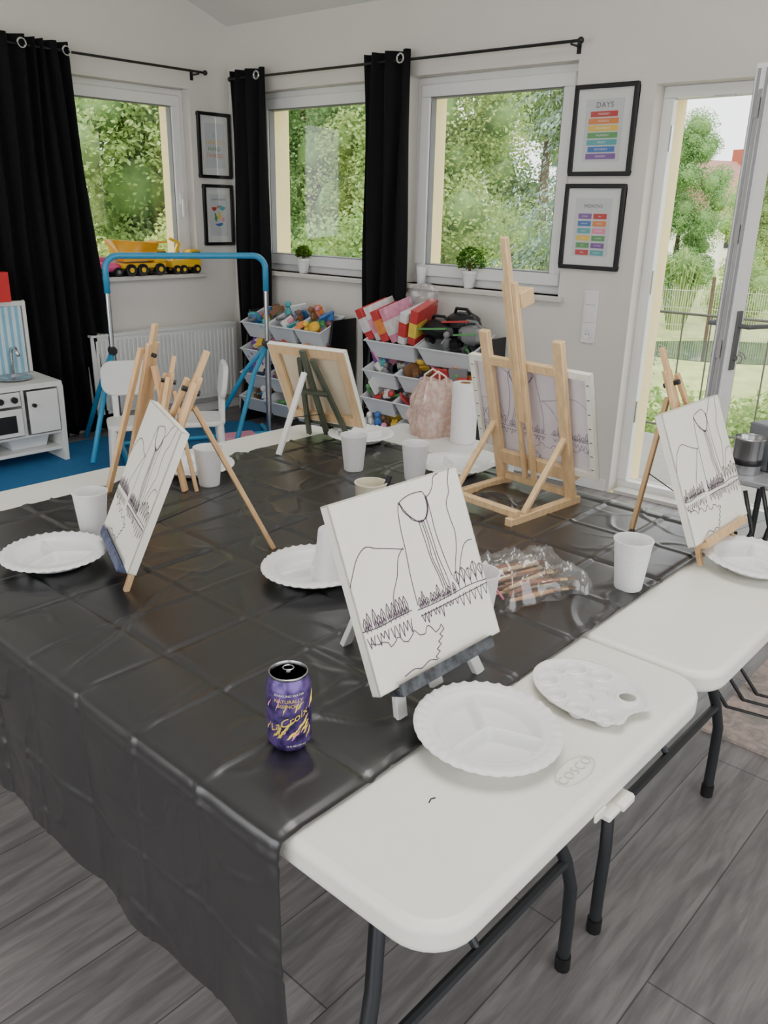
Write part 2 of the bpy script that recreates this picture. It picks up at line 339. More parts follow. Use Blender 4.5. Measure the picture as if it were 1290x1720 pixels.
# ---------------- curtains, rods ----------------
def curtain(x0,x1,z0,z1,folds,amp,W,label,flare=0,y=-.09):
    r=thing('curtain',label,'curtain',W@T_((x0,y,0)),None)
    w=x1-x0;mb=MB();nx=folds*12;nz=24;vs=[]
    for j in range(nz+1):
        t=j/nz;z=z1-(z1-z0)*t
        for i in range(nx+1):
            s=i/nx;ph=s*folds*2*pi
            vs.append((s*(w+flare*t)+.008*sin(3*t*pi+s*9),amp*(.8+.3*t)*sin(ph+.5*sin(t*2.5))+.006*sin(ph*2.3+t*8),z))
    for j in range(nz):
        for i in range(nx):mb.f.append([j*(nx+1)+i,j*(nx+1)+i+1,(j+1)*(nx+1)+i+1,(j+1)*(nx+1)+i]);mb.m.append(0)
    mb.v=vs
    o=mb.build('fabric',M_cur,r,sharp=180);md=o.modifiers.new('s','SOLIDIFY');md.thickness=.003
    cx=w*(folds-.35)/folds;mb=MB();mb.tube([(cx+.024*cos(a),-amp*.9-.008,z1-.05+.024*sin(a)) for a in [i*pi/8 for i in range(16)]],.0055,6,closed=True);mb.build('eyelet',M_chrome,r)
    return r
def rod(p0,p1,W,label):
    r=thing('curtain_rod',label,'curtain rod',W)
    mb=MB();mb.tube([(p0[0],-.09,p0[1]),(p1[0],-.09,p1[1])],.008,10);mb.build('pole',M_blk,r)
    for p,s in((p0,-1),(p1,1)):
        mb=MB();mb.ball((p[0]+s*.012,-.09,p[1]),.017,10);mb.tube([(p[0],-.09,p[1]),(p[0]+s*.012,-.09,p[1])],.012,10);mb.build('finial',M_blk,r)
        mb=MB();mb.tube([(p[0]-s*.04,-.09,p[1]-.012),(p[0]-s*.04,0,p[1]-.012)],.006,8);mb.box(p[0]-s*.04-.011,p[0]-s*.04+.011,-.006,0,p[1]-.045,p[1]+.02);mb.build('bracket',M_blk,r)
ra=hit(388,133,AB,-.09);rb=hit(972,68,AB,-.09);rod((max(ra[0],.06),ra[1]),rb,WB,'long thin black curtain rod above the two windows of the window wall')
la0=hit(-20,66,AL,-.09);lb0=hit(342,122,AL,-.09);rod(la0,lb0,WL,'shorter black curtain rod above the window with the toy trucks')
c2a=hit(392,300,AB,-.09)[0];c2b=hit(449,300,AB,-.09)[0];c3a=hit(609,300,AB,-.09)[0];c3b=hit(684,300,AB,-.09)[0]
curtain(max(c2a,.03),c2b,.03,ra[1]+.05,3,.035,WB,'narrow black curtain hanging in the room corner beside the small framed prints')
curtain(c3a,c3b,.03,rb[1]+.055,3,.04,WB,'black eyelet curtain hanging between the two windows above the toy racks')
cla=hit(38,80,AL,-.09)[0];clb=hit(112,85,AL,-.09)[0]
curtain(cla,clb,.03,lb0[1]+.05,4,.04,WL,'black curtain beside the toy truck window, flaring toward the floor',flare=.16)
curtain(cla-.42,cla+.01,.03,la0[1]+.05,4,.04,WL,'black curtain at the left edge of the photo behind the toy kitchen',flare=.02,y=-.10)
# ---------------- framed prints ----------------
def poster(W,x0,x1,z0,z1,kind,label):
    r=thing('picture_frame',label,'framed print',W@T_(((x0+x1)/2,0,(z0+z1)/2)));w=x1-x0;h=z1-z0
    mb=MB();frame4(mb,-w/2,w/2,-h/2,h/2,.022,-.025,-.001);mb.build('frame',M_blk,r,bevel=.003)
    B(-w/2+.02,w/2-.02,-.012,-.006,-h/2+.02,h/2-.02).build('mount',M_mat,r)
    pw,ph=w*.3,h*.34
    def TT(x,z,y=-.0155):return T_((x,y,z))@RX(pi/2)
    cs=['red','orange','yellow','green','teal','blue','purple']
    mats=[M_print,pm('print_grey',(90,92,96),rough=.6)]+[pm('print_'+c,COL[c],rough=.6,na=.02) for c in cs]+[pm('print_white',(240,240,240),rough=.6),pm('print_pink',(235,140,170),rough=.6)]
    mb=MB();mb.box(-pw,pw,-.014,-.0125,-ph,ph)
    if kind=='days':
        mb.mi=1;mb.text('DAYS',h*.085,TT(0,ph*.8),space=1.1)
        for i,d in enumerate(['MONDAY','TUESDAY','WEDNESDAY','THURSDAY','FRIDAY','SATURDAY','SUNDAY']):
            z=ph*.52-i*ph*.225;mb.mi=2+i;hw=pw*(.72 if i in(0,5) else .8);mb.box(-hw,hw,-.0152,-.0141,z-ph*.09,z+ph*.09)
            mb.mi=9;mb.text(d,h*.03,TT(0,z,-.0157),space=1.15)
    elif kind=='months':
        mb.mi=1;mb.text('MONTHS',h*.055,TT(0,ph*.72),space=1.1)
        ms=['JANUARY','JULY','FEBRUARY','AUGUST','MARCH','SEPTEMBER','APRIL','OCTOBER','MAY','NOVEMBER','JUNE','DECEMBER'];ci=[8,2,7,3,6,10,4,5,5,8,2,6]
        for i,d in enumerate(ms):
            cx=(-1 if i%2==0 else 1)*pw*.42;z=ph*.38-(i//2)*ph*.25;mb.mi=ci[i];mb.box(cx-pw*.37,cx+pw*.37,-.0152,-.0141,z-ph*.09,z+ph*.09)
            mb.mi=9;mb.text(d,h*.019,TT(cx,z,-.0157))
    elif kind=='hard':
        for i,(t,c) in enumerate((('I',7),('CAN DO',4),('HARD',5),('THINGS',3))):
            mb.mi=c;mb.text(t,h*.085,TT(-pw*.05,ph*.45-i*ph*.3),space=1.1)
    else:
        mb.mi=1;mb.text('CONTINENTS',h*.045,TT(0,ph*.75),space=1.1)
        for i,(x,z,c,sx,sz) in enumerate(((-.5,.3,2,.28,.16),(.35,.35,6,.4,.17),(-.35,-.1,5,.2,.22),(.1,0,4,.22,.2),(.5,-.2,10,.2,.12),(.1,-.45,7,.5,.1),(-.05,.4,3,.15,.1))):
            mb.mi=c;mb.prism([(x*pw+sx*pw*cos(a)*(.8+.3*sin(3*a+i)),z*ph+sz*ph*sin(a)*(.8+.3*cos(2*a+i))) for a in [k*pi/8 for k in range(16)]],.0141,.0152,RX(pi/2))
    mb.build('print',mats,r)
    B(-w/2+.02,w/2-.02,-.019,-.018,-h/2+.02,h/2-.02).build('glass',M_glass,r)
def avg(*a):return sum(a)/len(a)
px0=avg(hit(972,143,AB)[0],hit(955,293,AB)[0]);px1=avg(hit(1078,140,AB)[0],hit(1058,297,AB)[0])
poster(WB,px0,px1,hit(1005,296,AB)[1],hit(1025,140,AB)[1],'days','black framed print headed DAYS with rainbow weekday bars')
px0=avg(hit(953,308,AB)[0],hit(941,450,AB)[0]);px1=avg(hit(1055,308,AB)[0],hit(1038,455,AB)[0])
poster(WB,px0,px1,hit(990,453,AB)[1],hit(1003,309,AB)[1],'months','black framed print headed MONTHS with two columns of coloured bars')
qx0=hit(331,245,AL)[0];qx1=-.012
poster(WL,qx0,qx1,hit(362,300,AL)[1],hit(362,190,AL)[1],'hard','black framed motto print, upper one on the narrow wall by the corner')
poster(WL,qx0+.02,qx1,hit(364,412,AL)[1],hit(364,310,AL)[1],'cont','black framed print of coloured continents below the motto print')
s0,zz=hit(991,532,AB);hh=(hit(991,487,AB)[1]-hit(991,577,AB)[1])/2
r=thing('switch_panel','white vertical panel of two light switches above a socket','light switch',WB@T_((s0,0,zz)))
B(-.042,.042,-.012,0,-hh,hh).build('cover',M_whpl,r,bevel=.004)
for k in(1,0):B(-.03,.03,-.018,-.012,k*hh*.66-.03,k*hh*.66+.03).build('rocker',M_whpl,r,bevel=.003)
mb=MB();mb.lathe([(.026,0),(.026,.008),(.021,.008),(.02,.001),(0,.001)],20,T_((0,-.012,-hh*.66))@RX(pi/2));o=mb.build('socket',M_whpl,r)
MB().tube([(-.009,-.0145,-hh*.66),(-.009,-.0135,-hh*.66)],.003,8).tube([(.009,-.0145,-hh*.66),(.009,-.0135,-hh*.66)],.003,8).build('socket_hole',M_blk,o)
# radiator
q0=-1.28;q1=-.1
r=thing('radiator','white ribbed panel radiator under the window with the toy trucks','radiator',WL)
mb=MB();mb.box(q0,q1,-.05,-.035,.13,.66)
n=34
for i in range(n):
    x=q0+.02+(q1-q0-.04)*(i+.5)/n;mb.box(x-.009,x+.009,-.062,-.05,.16,.63)
mb.box(q0,q1,-.12,-.105,.13,.66)
for i in range(n):
    x=q0+.02+(q1-q0-.04)*(i+.5)/n;mb.box(x-.009,x+.009,-.132,-.12,.16,.63)
mb.build('panel',M_rad,r,bevel=.003)
mb=MB();mb.box(q0,q1,-.13,-.03,.655,.67)
for i in range(40):
    x=q0+.03+(q1-q0-.06)*i/39;mb.box(x-.004,x+.004,-.12,-.04,.67,.673)
mb.build('top_grille',M_rad,r)
for x in(q0+.2,q1-.2):B(x-.02,x+.02,-.04,-.016,.2,.6).build('bracket',M_rad,r)
mb=MB();mb.tube([(q1,-.08,.16),(q1+.04,-.08,.16),(q1+.04,-.08,0)],.009,8);mb.build('pipe',M_rad,r)
# ---------------- folding tables ----------------
TZ=.74;U0=.562;WID=.762;W0=.408;LEN=1.85
def rrect(x0,x1,y0,y1,rad,n=8):
    p=[]
    for cx,cy,a0 in((x1-rad,y0+rad,-90),(x1-rad,y1-rad,0),(x0+rad,y1-rad,90),(x0+rad,y0+rad,180)):
        for i in range(n+1):
            a=R(a0+90*i/n);p.append((cx+rad*cos(a),cy+rad*sin(a)))
    return p
def fold_table(u0,label,logo):
    r=thing('folding_table',label,'table',WT@T_((u0+WID/2,W0,0)),None);h=WID/2-.003
    mb=MB();mb.prism(rrect(-h,h,0,LEN,.07),TZ-.045,TZ);mb.build('tabletop',M_wt,r,bevel=.013,seg=5)
    mb=MB();mb.prism(rrect(-h+.03,h-.03,.03,LEN-.03,.05),TZ-.06,TZ-.0452);mb.build('under_frame',M_wt,r)
    for y,s in((.18,1),(LEN-.18,-1)):
        for x in(-1,1):
            mb=MB();pts=[(x*.17,y+s*.10,TZ-.05),(x*.19,y+s*.07,.60),(x*.25,y+s*.03,.40),(x*.295,y+s*.01,.29),(x*.31,y,.22),(x*.315,y,.12),(x*.315,y,.0)]
            mb.tube(pts,.0135,10);o=mb.build('leg',M_leg,r,sharp=60)
            MB().tube([(x*.315,y,.0),(x*.315,y,.035)],.0165,10).build('foot_cap',M_blk,o)
        MB().tube([(-.295,y+s*.01,.29),(.295,y+s*.01,.29)],.011,8).build('cross_bar',M_leg,r)
        MB().tube([(0,y+s*.01,.29),(0,y+s*.36,TZ-.06)],.008,8).build('brace',M_leg,r)
    mb=MB();mb.box(.0,.075,-.012,.012,TZ-.058,TZ-.048);mb.box(.03,.065,-.018,-.004,TZ-.054,TZ-.042);mb.box(-.03,.0,-.005,.0,TZ-.045,TZ-.03);mb.build('latch',M_wt,r,bevel=.003)
    if logo:
        lm=mat('logo_shade',(208,207,197),.4)
        mb=MB();el=[(.044*cos(a),.020*sin(a),TZ+.0006) for a in [i*pi/20 for i in range(40)]]
        mb.tube(el,.0012,6,T=T_((.0,.05,0)),closed=True);mb.text('COSCO',.022,T_((0,.05,TZ+.0012)),space=1.1)
        mb.build('embossed_logo',lm,r)
        MB().tube([(-.20,.16,TZ+.0005),(-.192,.163,TZ+.0005),(-.186,.16,TZ+.0005)],.0011,5).build('scuff_mark',M_leg,r)
    return r
fold_table(U0,'white plastic folding table nearest the camera, end bare with embossed oval',True)
fold_table(U0+WID+.002,'white plastic folding table under the right canvas, toward the door',False)
# ---------------- cloth ----------------
DROP=.38;wA=.652;wB=2.07;aT=WID*2+.004;aE=aT+.10
st=.0055;na_=int((DROP+aE)/st);nw=int((wB-wA)/st);mb=MB();vs=[]
def fold(x,sp,seed):
    k=round(x/sp);d=abs(x-k*sp);s=(1,-.8,-1,1,.8)[(k*seed)%5]
    return s*.0050*max(0,1-d/.009)+.0013*(1-abs(2*(x/sp-math.floor(x/sp))-1)**6)
def ridge(x,y,z,k):return max(0,1-abs(NZ.noise(V((x,y,z))))*k)
for i in range(na_+1):
    a=-DROP+(DROP+aE)*i/na_
    for j in range(nw+1):
        w=wA+(wB-wA)*j/nw
        wob=.003*NZ.noise(V((a*3,w*3,1)));wob2=.003*NZ.noise(V((a*3,w*3,7)))
        cr=.004+fold(a+wob+.03,.187,2)+fold(w+wob2,.165,3)
        n1=NZ.noise(V((a*5,w*5,3.)));n2=NZ.noise(V((a*3+9,w*3,4)))
        wr=.0060*ridge(a*3+w*3,w*5-a*3,5,16)*max(0,.12+n1)*2+.0045*ridge(a*8-w*4,w*6+a*6,9,13)*max(0,.10+n2)*2+.0006*NZ.noise(V((a*5,w*5,2)))
        hgt=cr+wr
        if 0<=a<=aT:
            e=min(1,min(a,aT-a)/.03);u=U0+a;z=TZ+.002+max(0,hgt)*(.3+.7*e)
        elif a<0:
            d=-a;rip=(.004*sin(w*17+1.2*sin(w*6))+.003*sin(w*39+d*4)+.008*NZ.noise(V((w*5,d*3,7))))*min(1,d/.25)
            u=U0-.005-min(d,.01)*.6-d*.015+rip-hgt*.6;u=min(u,U0-.003);z=TZ+.003-d*(1+.03*sin(w*8)+.04*NZ.noise(V((w*5,0,0))))
        else:
            d=a-aT;u=U0+aT+.006+d*.15+.012*sin(w*21)*d/.1;z=TZ+.002-d
        ww=w+(.008*NZ.noise(V((a*4,0,w*.1+8))) if j in(0,nw) else 0)+(0 if a>=0 else .05*a*(1-(w-wA)/1.4))
        vs.append((u,ww,z))
mb.v=vs
for i in range(na_):
    for j in range(nw):
        k=i*(nw+1)+j;mb.f.append([k,k+1,k+nw+2,k+nw+1]);mb.m.append(0)
o=mb.build('tablecloth',M_cloth,mw=WT,sharp=180);tag(o,'creased black plastic tablecloth spread over the folding tables, hanging down at left','tablecloth')
# ---------------- canvases & easels ----------------
def smooth(p,n=5):
    if len(p)<3:return p
    q=[p[0]]+list(p)+[p[-1]];o=[]
    for i in range(1,len(q)-2):
        for k in range(n):
            t=k/n;r=[]
            for c in(0,1):
                a,b,d,e=q[i-1][c],q[i][c],q[i+1][c],q[i+2][c]
                r.append(.5*((2*b)+(-a+d)*t+(2*a-5*b+4*d-e)*t*t+(-a+3*b-3*d+e)*t**3))
            o.append(tuple(r))
    o.append(p[-1]);return o
def drawing(seed=0):
    rd=random.Random(seed);L=[]
    def S(p,j=.006):L.append(smooth([(x+rd.uniform(-j,j),y+rd.uniform(-j,j)) for x,y in p]))
    S([(0,.57),(.03,.63),(.09,.70),(.16,.735),(.24,.72),(.32,.69),(.42,.665)])
    S([(.42,.665),(.37,.62),(.32,.54),(.27,.45),(.24,.37)])
    S([(.42,.35),(.425,.5),(.435,.65),(.445,.78),(.465,.88),(.50,.915),(.56,.925),(.62,.93),(.665,.915),(.69,.885)])
    for k in range(3):S([(.475,.90),(.50,.845),(.545,.795),(.60,.765),(.645,.775),(.68,.83),(.69,.89)],.007)
    for k in range(4):S([(.585+.020*k,.775),(.60+.018*k,.65),(.60+.022*k,.55),(.625+.020*k,.45),(.635+.022*k,.37)],.006)
    S([(.69,.885),(.70,.80),(.695,.70),(.705,.6),(.72,.5),(.73,.42)])
    S([(.69,.885),(.73,.90),(.765,.94),(.79,.975),(.83,.995)])
    S([(.93,1.),(.90,.94),(.885,.87),(.84,.81),(.835,.72),(.85,.64),(.82,.56),(.78,.46),(.76,.38)])
    S([(.97,.57),(.93,.575),(.88,.55),(.84,.49),(.80,.42)])
    def trees(x0,x1,y,n,h):
        w=(x1-x0)/n
        for i in range(n):
            x=x0+i*w+rd.uniform(-.006,.006);hh=h*rd.uniform(.6,1.3)
            L.append(smooth([(x+w*.2,y),(x+w*rd.uniform(0,.15),y+hh*.5),(x+w*.5,y+hh)],3)+smooth([(x+w*.5,y+hh),(x+w*rd.uniform(.85,1.),y+hh*.5),(x+w*.8,y)],3));L.append([(x+w*.5,y+hh*.7),(x+w*.5,y-.01)])
            L.append([(x+w*.25,y+hh*.15),(x+w*.5,y+hh*.45),(x+w*.75,y+hh*.15)])
            L.append([(x+w*.1,y-.035),(x+w*.5,y-.035-hh*rd.uniform(.5,.9)),(x+w*.9,y-.035)])
    trees(.01,.35,.335,10,.075);trees(.42,.73,.33,10,.065)
    for i in range(5):
        x=.74+i*.052;h=.11*rd.uniform(.8,1.2);y=.335
        L.append([(x,y+h*.75),(x+.025,y+.02),(x+.05,y+h*.75)]);L.append(smooth([(x,y+h*.75),(x+.025,y+h),(x+.05,y+h*.75)],3));L.append([(x+.025,y+h),(x+.025,y)]);L.append([(x+.005,y-.03),(x+.025,y-.03-h*.7),(x+.045,y-.03)])
    S([(.0,.335),(.12,.33),(.25,.34),(.37,.335)]);S([(.4,.32),(.55,.325),(.7,.32),(.85,.33),(1,.325)]);S([(.42,.29),(.6,.295),(.8,.29),(1,.3)])
    rv=[(.03,.27)]
    for i in range(24):
        t=i/23;rv.append((.08+.46*t+rd.uniform(-.008,.008),.24-.05*t+.02*sin(i*1.1)+rd.uniform(-.009,.009)))
    for i in range(9):rv.append((.545-.012*i+.015*(-1)**i,.17-.017*i))
    L.append(rv);S([(.45,.03),(.4,.05),(.33,.03),(.27,.05),(.2,.03)])
    return L
cn=0
def canvas(W,H,mw,th,label,z0=.06,faint=False):
    global cn;cn+=1
    r=thing('canvas',label,'canvas',mw@RX(-th)@T_((0,-.0005,z0)));T=.018
    mb=MB();mb.box(-W/2,W/2,-T,-T+.003,0,H);mb.box(-W/2,-W/2+.002,-T,0,0,H);mb.box(W/2-.002,W/2,-T,0,0,H);mb.box(-W/2,W/2,-T,0,0,.002);mb.box(-W/2,W/2,-T,0,H-.002,H)
    D=drawing(cn)
    mb.mi=1
    for l in D:mb.ribbon([((min(max(x,0),1)-.5)*W,min(y,1)*H) for x,y in l],.0014,T_((0,-T-.0006,0)))
    mb.mi=2;mb.box(-W/2+.003,W/2-.003,-T+.0031,-T+.0036,.003,H-.003)
    if faint:
        mb.mi=3
        for l in D:mb.ribbon([((x-.5)*W*.98,y*H*.98) for x,y in l],.0014,T_((0,-T+.0042,0)))
    mb.build('painted_cloth',[M_canvas,M_ink,M_cback2 if faint else M_cback,M_inkf],r,norm=True)
    w=.014 if faint else .032
    mb=MB();frame4(mb,-W/2+.0025,W/2-.0025,.0025,H-.0025,w,-T+.005,-.0003);mb.build('stretcher_bar',M_canvas if faint else M_pine,r,bevel=.001)
    if faint:
        mb=MB()
        for k in range(7):
            for sx in(-1,1):mb.box(sx*(W/2-.009)-.004,sx*(W/2-.009)+.004,-.0006,.0004,.03+k*.04,.032+k*.04)
        mb.build('staple',M_leg,r)
    return r
def easel(mw,th,Hm,m,label,mrear=None,mledge=None,double=True,wd=.016,foot=.30,spread=.1,foot0=False,ledge=True,md=.012,lt=.9):
    r=thing('tabletop_easel',label,'easel',mw);T=RX(-th);mrear=mrear or m
    for s in(-1,1):
        MB().bar((s*spread,.008,0.003),(s*(md+wd*.7),.008,Hm*lt),wd,.011,T=T).build('leg',m,r,bevel=.0015)
    if double:
        for s in(-1,1):MB().bar((s*md,.02,.005 if foot0 else .03),(s*md,.02,Hm*.93),md,.010,T=T).build('mast',m,r,bevel=.0015)
        MB().bar((0,.018,.16),(0,.018,Hm*1.04),md*1.05,.012,T=T).build('slider',m,r,bevel=.0015)
        mb=MB();mb.tube([(0,-.004,Hm*.86),(0,.035,Hm*.86)],.006,10,T=T);mb.build('wing_bolt',M_leg,r)
    else:
        MB().bar((0,.014,.02),(0,.014,Hm),wd*1.2,.010,T=T).build('mast',m,r,bevel=.0015)
        MB().bar((-spread*.62,.018,Hm*.55),(spread*.62,.018,Hm*.55),.012,.018,side=(0,0,1),T=T).build('cross_bar',m,r,bevel=.0015)
    if ledge:MB().box(-spread*1.15,spread*1.15,-.026,.0015,.046,.0585,T=T).box(-spread*1.15,spread*1.15,-.03,-.0255,.046,.066,T=T).build('ledge',mledge or m,r,bevel=.001)
    hp=T@V((0,.034,Hm*.8))
    MB().bar(hp,(0,foot,0.003),wd,.011).build('rear_leg',mrear,r,bevel=.0015)
    mb=MB();mb.tube([T@V((0,.02,.11)),((0,(hp.y+foot)/2,hp.z*.45))],.0015,6);mb.build('chain',M_leg,r)
    return r
def TF(x,y,ang,z=TZ+.006):return T_((x,y,z))@RZ(R(ang))
th=R(23)
F1=TF(.093,1.203,46.5)@T_((0,-.022,0))
easel(F1,th,.335,M_wwood,'small white tabletop easel holding the frontmost canvas, ledge stained dark grey',mledge=M_paint,double=False,wd=.022,foot=.24)
canvas(.30,.30,F1,th,'square white canvas with waterfall sketch at the front centre, facing the camera')
F2=TF(-.561,1.653,-64)@T_((0,-.022,0))
easel(F2,R(24),.50,M_pine2,'pine tabletop easel at left holding a canvas seen from its edge',mledge=mat('blue_stained_ledge',(40,50,84),.5,ns=60,c2=(80,90,120)),wd=.017,foot=.36,md=.015)
canvas(.305,.305,F2,R(24),'sketched canvas at the left seen almost edge on between the two cups')
F3=TF(-.203,2.818,150)@T_((0,-.02,0))
easel(F3,R(25),.36,M_olive,'olive painted tabletop easel behind the tables with pale rear leg',mrear=M_wwood,double=False,wd=.018,foot=.30,spread=.085)
canvas(.305,.30,F3,R(25),'canvas turned away showing its wooden stretcher, on the olive easel')
F4=TF(.787,1.841,48)@T_((0,-.02,0))
easel(F4,th,.49,M_pine2,'pine tabletop easel at right nearest the balcony door',wd=.014,foot=.23)
canvas(.31,.305,F4,th,'sketched canvas at the right beside the balcony door')
easel(TF(-.745,2.26,-108),R(15),.46,M_pine2,'empty pine tabletop easel at the far left corner of the tables',wd=.020,foot=.20,spread=.085,foot0=True,ledge=False,md=.017)
easel(TF(-.665,2.15,-70),R(14),.38,M_pine2,'second pine tabletop easel, close beside the empty one and behind the left canvas',wd=.017,foot=.15,spread=.065,foot0=True,ledge=False,md=.015)
F6=TF(.35,2.178,133);r=thing('studio_easel','large pine H-frame tabletop easel in front of the socket, tall centre mast','easel',F6)
for s in(-1,1):
    B(s*.12-.011,s*.12+.011,-.14,.16,0,.022).build('skid',M_pine,r,bevel=.002)
B(-.131,.131,.125,.147,.022,.04).build('rear_rail',M_pine,r,bevel=.002)
B(-.131,.131,-.12,-.098,.022,.04).build('front_rail',M_pine,r,bevel=.002)
t6=R(15.5);T6=T_((0,-.115,.02))@RX(-t6)
for s in(-1,1):
    MB().box(s*.12-.015,s*.12+.015,0,.018,0,.455,T=T6).build('upright',M_pine,r,bevel=.003)
    MB().bar((s*.12,.10,.02),(s*.12,-.055,.20),.016,.012).build('brace',M_pine,r,bevel=.002)
MB().box(-.107,.107,.003,.019,.06,.1,T=T6).build('lower_rail',M_pine,r,bevel=.002)
MB().box(-.107,.107,.003,.019,.36,.385,T=T6).build('upper_rail',M_pine,r,bevel=.002)
for s in(-1,1):MB().box(s*.0155-.0065,s*.0155+.0065,.021,.035,.04,.60,T=T6).build('mast',M_pine,r,bevel=.002)
MB().box(-.009,.009,.023,.039,.22,.71,T=T6).build('slider',M_pine,r,bevel=.002)
MB().box(-.026,.026,-.03,.02,.53,.57,T=T6).build('canvas_clamp',M_pine,r,bevel=.002)
MB().box(-.135,.135,-.035,.0,.055,.07,T=T6).build('ledge',M_pine,r,bevel=.002)
canvas(.40,.30,F6@T_((0,-.115,.02)),t6,'wide canvas on the large easel seen from behind, sketch showing through',z0=.072,faint=True)
# ---------------- plates, cups, can, palette ----------------
def plate_mesh():
    mb=MB();n=108;rs=[.0015,.004,.008,.012,.016,.02,.024,.028,.032,.036,.04,.044,.048,.052,.056,.06,.064,.068,.071,.075,.079,.083,.087,.091,.095,.099,.103,.107,.110,.112,.113]
    for ri,r_ in enumerate(rs):
        for j in range(n):
            a=2*pi*j/n;fl=.5+.5*cos(a*36);t=min(1,max(0,(r_-.070)/.018));z=.003+.023*(t*t*(3-2*t))
            if r_>.097:z+=.004*(fl if r_<.1115 else fl*.6)
            if r_>.1115:z-=.003
            hr=0
            for k in range(3):
                b=k*2*pi/3+.5;d=abs(r_*sin(a-b))
                if cos(a-b)>0:hr=max(hr,.021*math.exp(-(d/.0062)**2.5))
            if r_<.012:hr=max(hr,.021*math.exp(-((r_-.0)/.013)**4))
            if r_<.09:z=max(z,.003+hr)
            mb.v.append((r_*cos(a),r_*sin(a),z))
    for i in range(len(rs)-1):
        for j in range(n):
            mb.f.append([i*n+j,i*n+(j+1)%n,(i+1)*n+(j+1)%n,(i+1)*n+j]);mb.m.append(0)
    mb.f.append(list(range(n)));mb.m.append(0)
    return mb
pl=None
PL=[(817,1237,75,'three-compartment white foam plate nearest the camera on bare white table'),(93,943,100,'white foam plate at the left table edge before the edge-on canvas'),(527,967,60,'white foam plate carrying the upturned cup, behind the front canvas'),(606,739,10,'white foam plate behind the cup by the olive easel'),(762,790,200,'white foam plate left of the large easel base'),(1262,948,40,'white foam plate at right below the right canvas'),(330,792,90,'white foam plate half hidden behind the left canvas and cup')]
for i,(u,v,a,l) in enumerate(PL):
    p=atz(u,v,TZ+.012);z=TZ+(.0065 if i in(0,5) else .0105)
    if i==0:
        o=plate_mesh().build('foam_plate',M_foam,sharp=180,norm='d');md=o.modifiers.new('s','SOLIDIFY');md.thickness=.0018;md.offset=0;pl=o
    else:
        o=pl.copy();C.objects.link(o)
    o.matrix_world=T_((p.x,p.y,z+.001))@(RZ(TA)@RX(R(3.6))@RZ(-TA) if i in(0,5) else MX.Identity(4))@RZ(R(a));tag(o,l,'plate','three-compartment foam plates')
cupm=MB().lathe([(0,.002),(.027,.002),(.028,0),(.029,.002),(.0395,.106),(.0415,.108),(.0415,.111),(.039,.111),(.038,.107),(.0275,.005),(0,.005)],36)
c0=None
for i,(u,v,l) in enumerate([(158,900,'frosted plastic cup behind the plate at the left'),(352,815,'frosted plastic cup behind the edge-on left canvas'),(594,790,'frosted plastic cup before the olive easel'),(696,806,'frosted plastic cup left of the large easel'),(1054,988,'frosted plastic cup on the right beside the plastic bag'),(798,1050,'frosted plastic cup mostly hidden behind the front canvas')]):
    p=atz(u,v,TZ+.008)
    if c0 is None:o=cupm.build('plastic_cup',M_frost,sharp=50,norm='d');c0=o
    else:o=c0.copy();C.objects.link(o)
    o.matrix_world=T_((p.x,p.y,TZ+.0105))@RZ(i);tag(o,l,'cup','frosted plastic cups')
p=atz(558,972,TZ+.03);o=c0.copy();C.objects.link(o);o.matrix_world=T_((p.x,p.y,TZ+.142))@RX(pi);tag(o,'upturned frosted cup standing on the plate behind the front canvas','cup','frosted plastic cups')
p=atz(622,875,TZ+.008)
o=MB().lathe([(.034,0),(.036,.002),(.040,.098),(.042,.1),(.042,.102),(.038,.102),(.034,.01),(0,.01)],32).build('paper_cup',mat('cream_paper',(232,224,200),.7),sharp=50);o.matrix_world=T_((p.x,p.y,TZ+.0105));tag(o,'cream paper cup with a black marker, behind the front canvas','cup')
r=thing('marker','black marker pen leaning in the cream paper cup','marker',T_((p.x+.012,p.y,TZ+.022))@RY(R(18)))
MB().tube([(0,0,0),(0,0,.09)],.006,10).build('barrel',M_blk,r);MB().tube([(0,0,.09),(0,0,.115)],.0068,10).build('cap',M_leg,r)
# can
p=atz(487,1255,TZ);r=thing('drink_can','opened purple drink can with gold lettering standing on the black cloth','can',T_((p.x,p.y,TZ+.0105)))
mb=MB();mb.lathe([(0,.004),(.022,.002),(.025,0),(.028,.004),(.0325,.012),(.033,.016),(.033,.1),(.032,.105),(.0275,.117)],40)
va=math.atan2(-p.y,-p.x)
def wrap(a0,z0,sl=0,rr=.0333):
    def fn(v):
        a=a0+v[0]/.0333;return (rr*cos(a),rr*sin(a),z0+v[1]+v[0]*sl)
    return fn
I4=MX.Identity(4)
mb.mi=1;mb.text('LaCroix',.0180,I4,wrap(va+.0,.056,.5,.0337))
mb.text('NATURALLY',.0078,I4,wrap(va-.02,.0885));mb.text('ESSENCED',.0070,I4,wrap(va-.02,.0805));mb.mi=3;mb.text('SPARKLING WATER',.0052,I4,wrap(va,.0980))
mb.text('12 FL OZ (355 mL)',.0038,I4,wrap(va+.3,.014))
rd=random.Random(4)
for k in range(20):
    big=k<7;a0=va+(-.8+.22*k if big else rd.uniform(-1.4,1.3));z0=rd.uniform(.022,.038) if big or rd.random()<.5 else rd.uniform(.062,.074);L_=rd.uniform(.4,.7) if big else rd.uniform(.15,.4);sl=rd.uniform(.012,.026)
    pts=[]
    for i in range(7):
        a=a0+L_*i/6;pts.append((.0333*cos(a),.0333*sin(a),z0+sl*i/6+.0015*sin(i*1.7+k)))
    q=1.7 if big else 1;mb.mi=2 if k%5==4 else 1;mb.tube(pts,[.0002,.0006*q,.0012*q,.0009*q,.0010*q,.0005*q,.0002],4)
mb.build('body',[M_purple,M_gold,M_pinkp,pm('white_print',(235,232,225),rough=.4)],r,sharp=50)
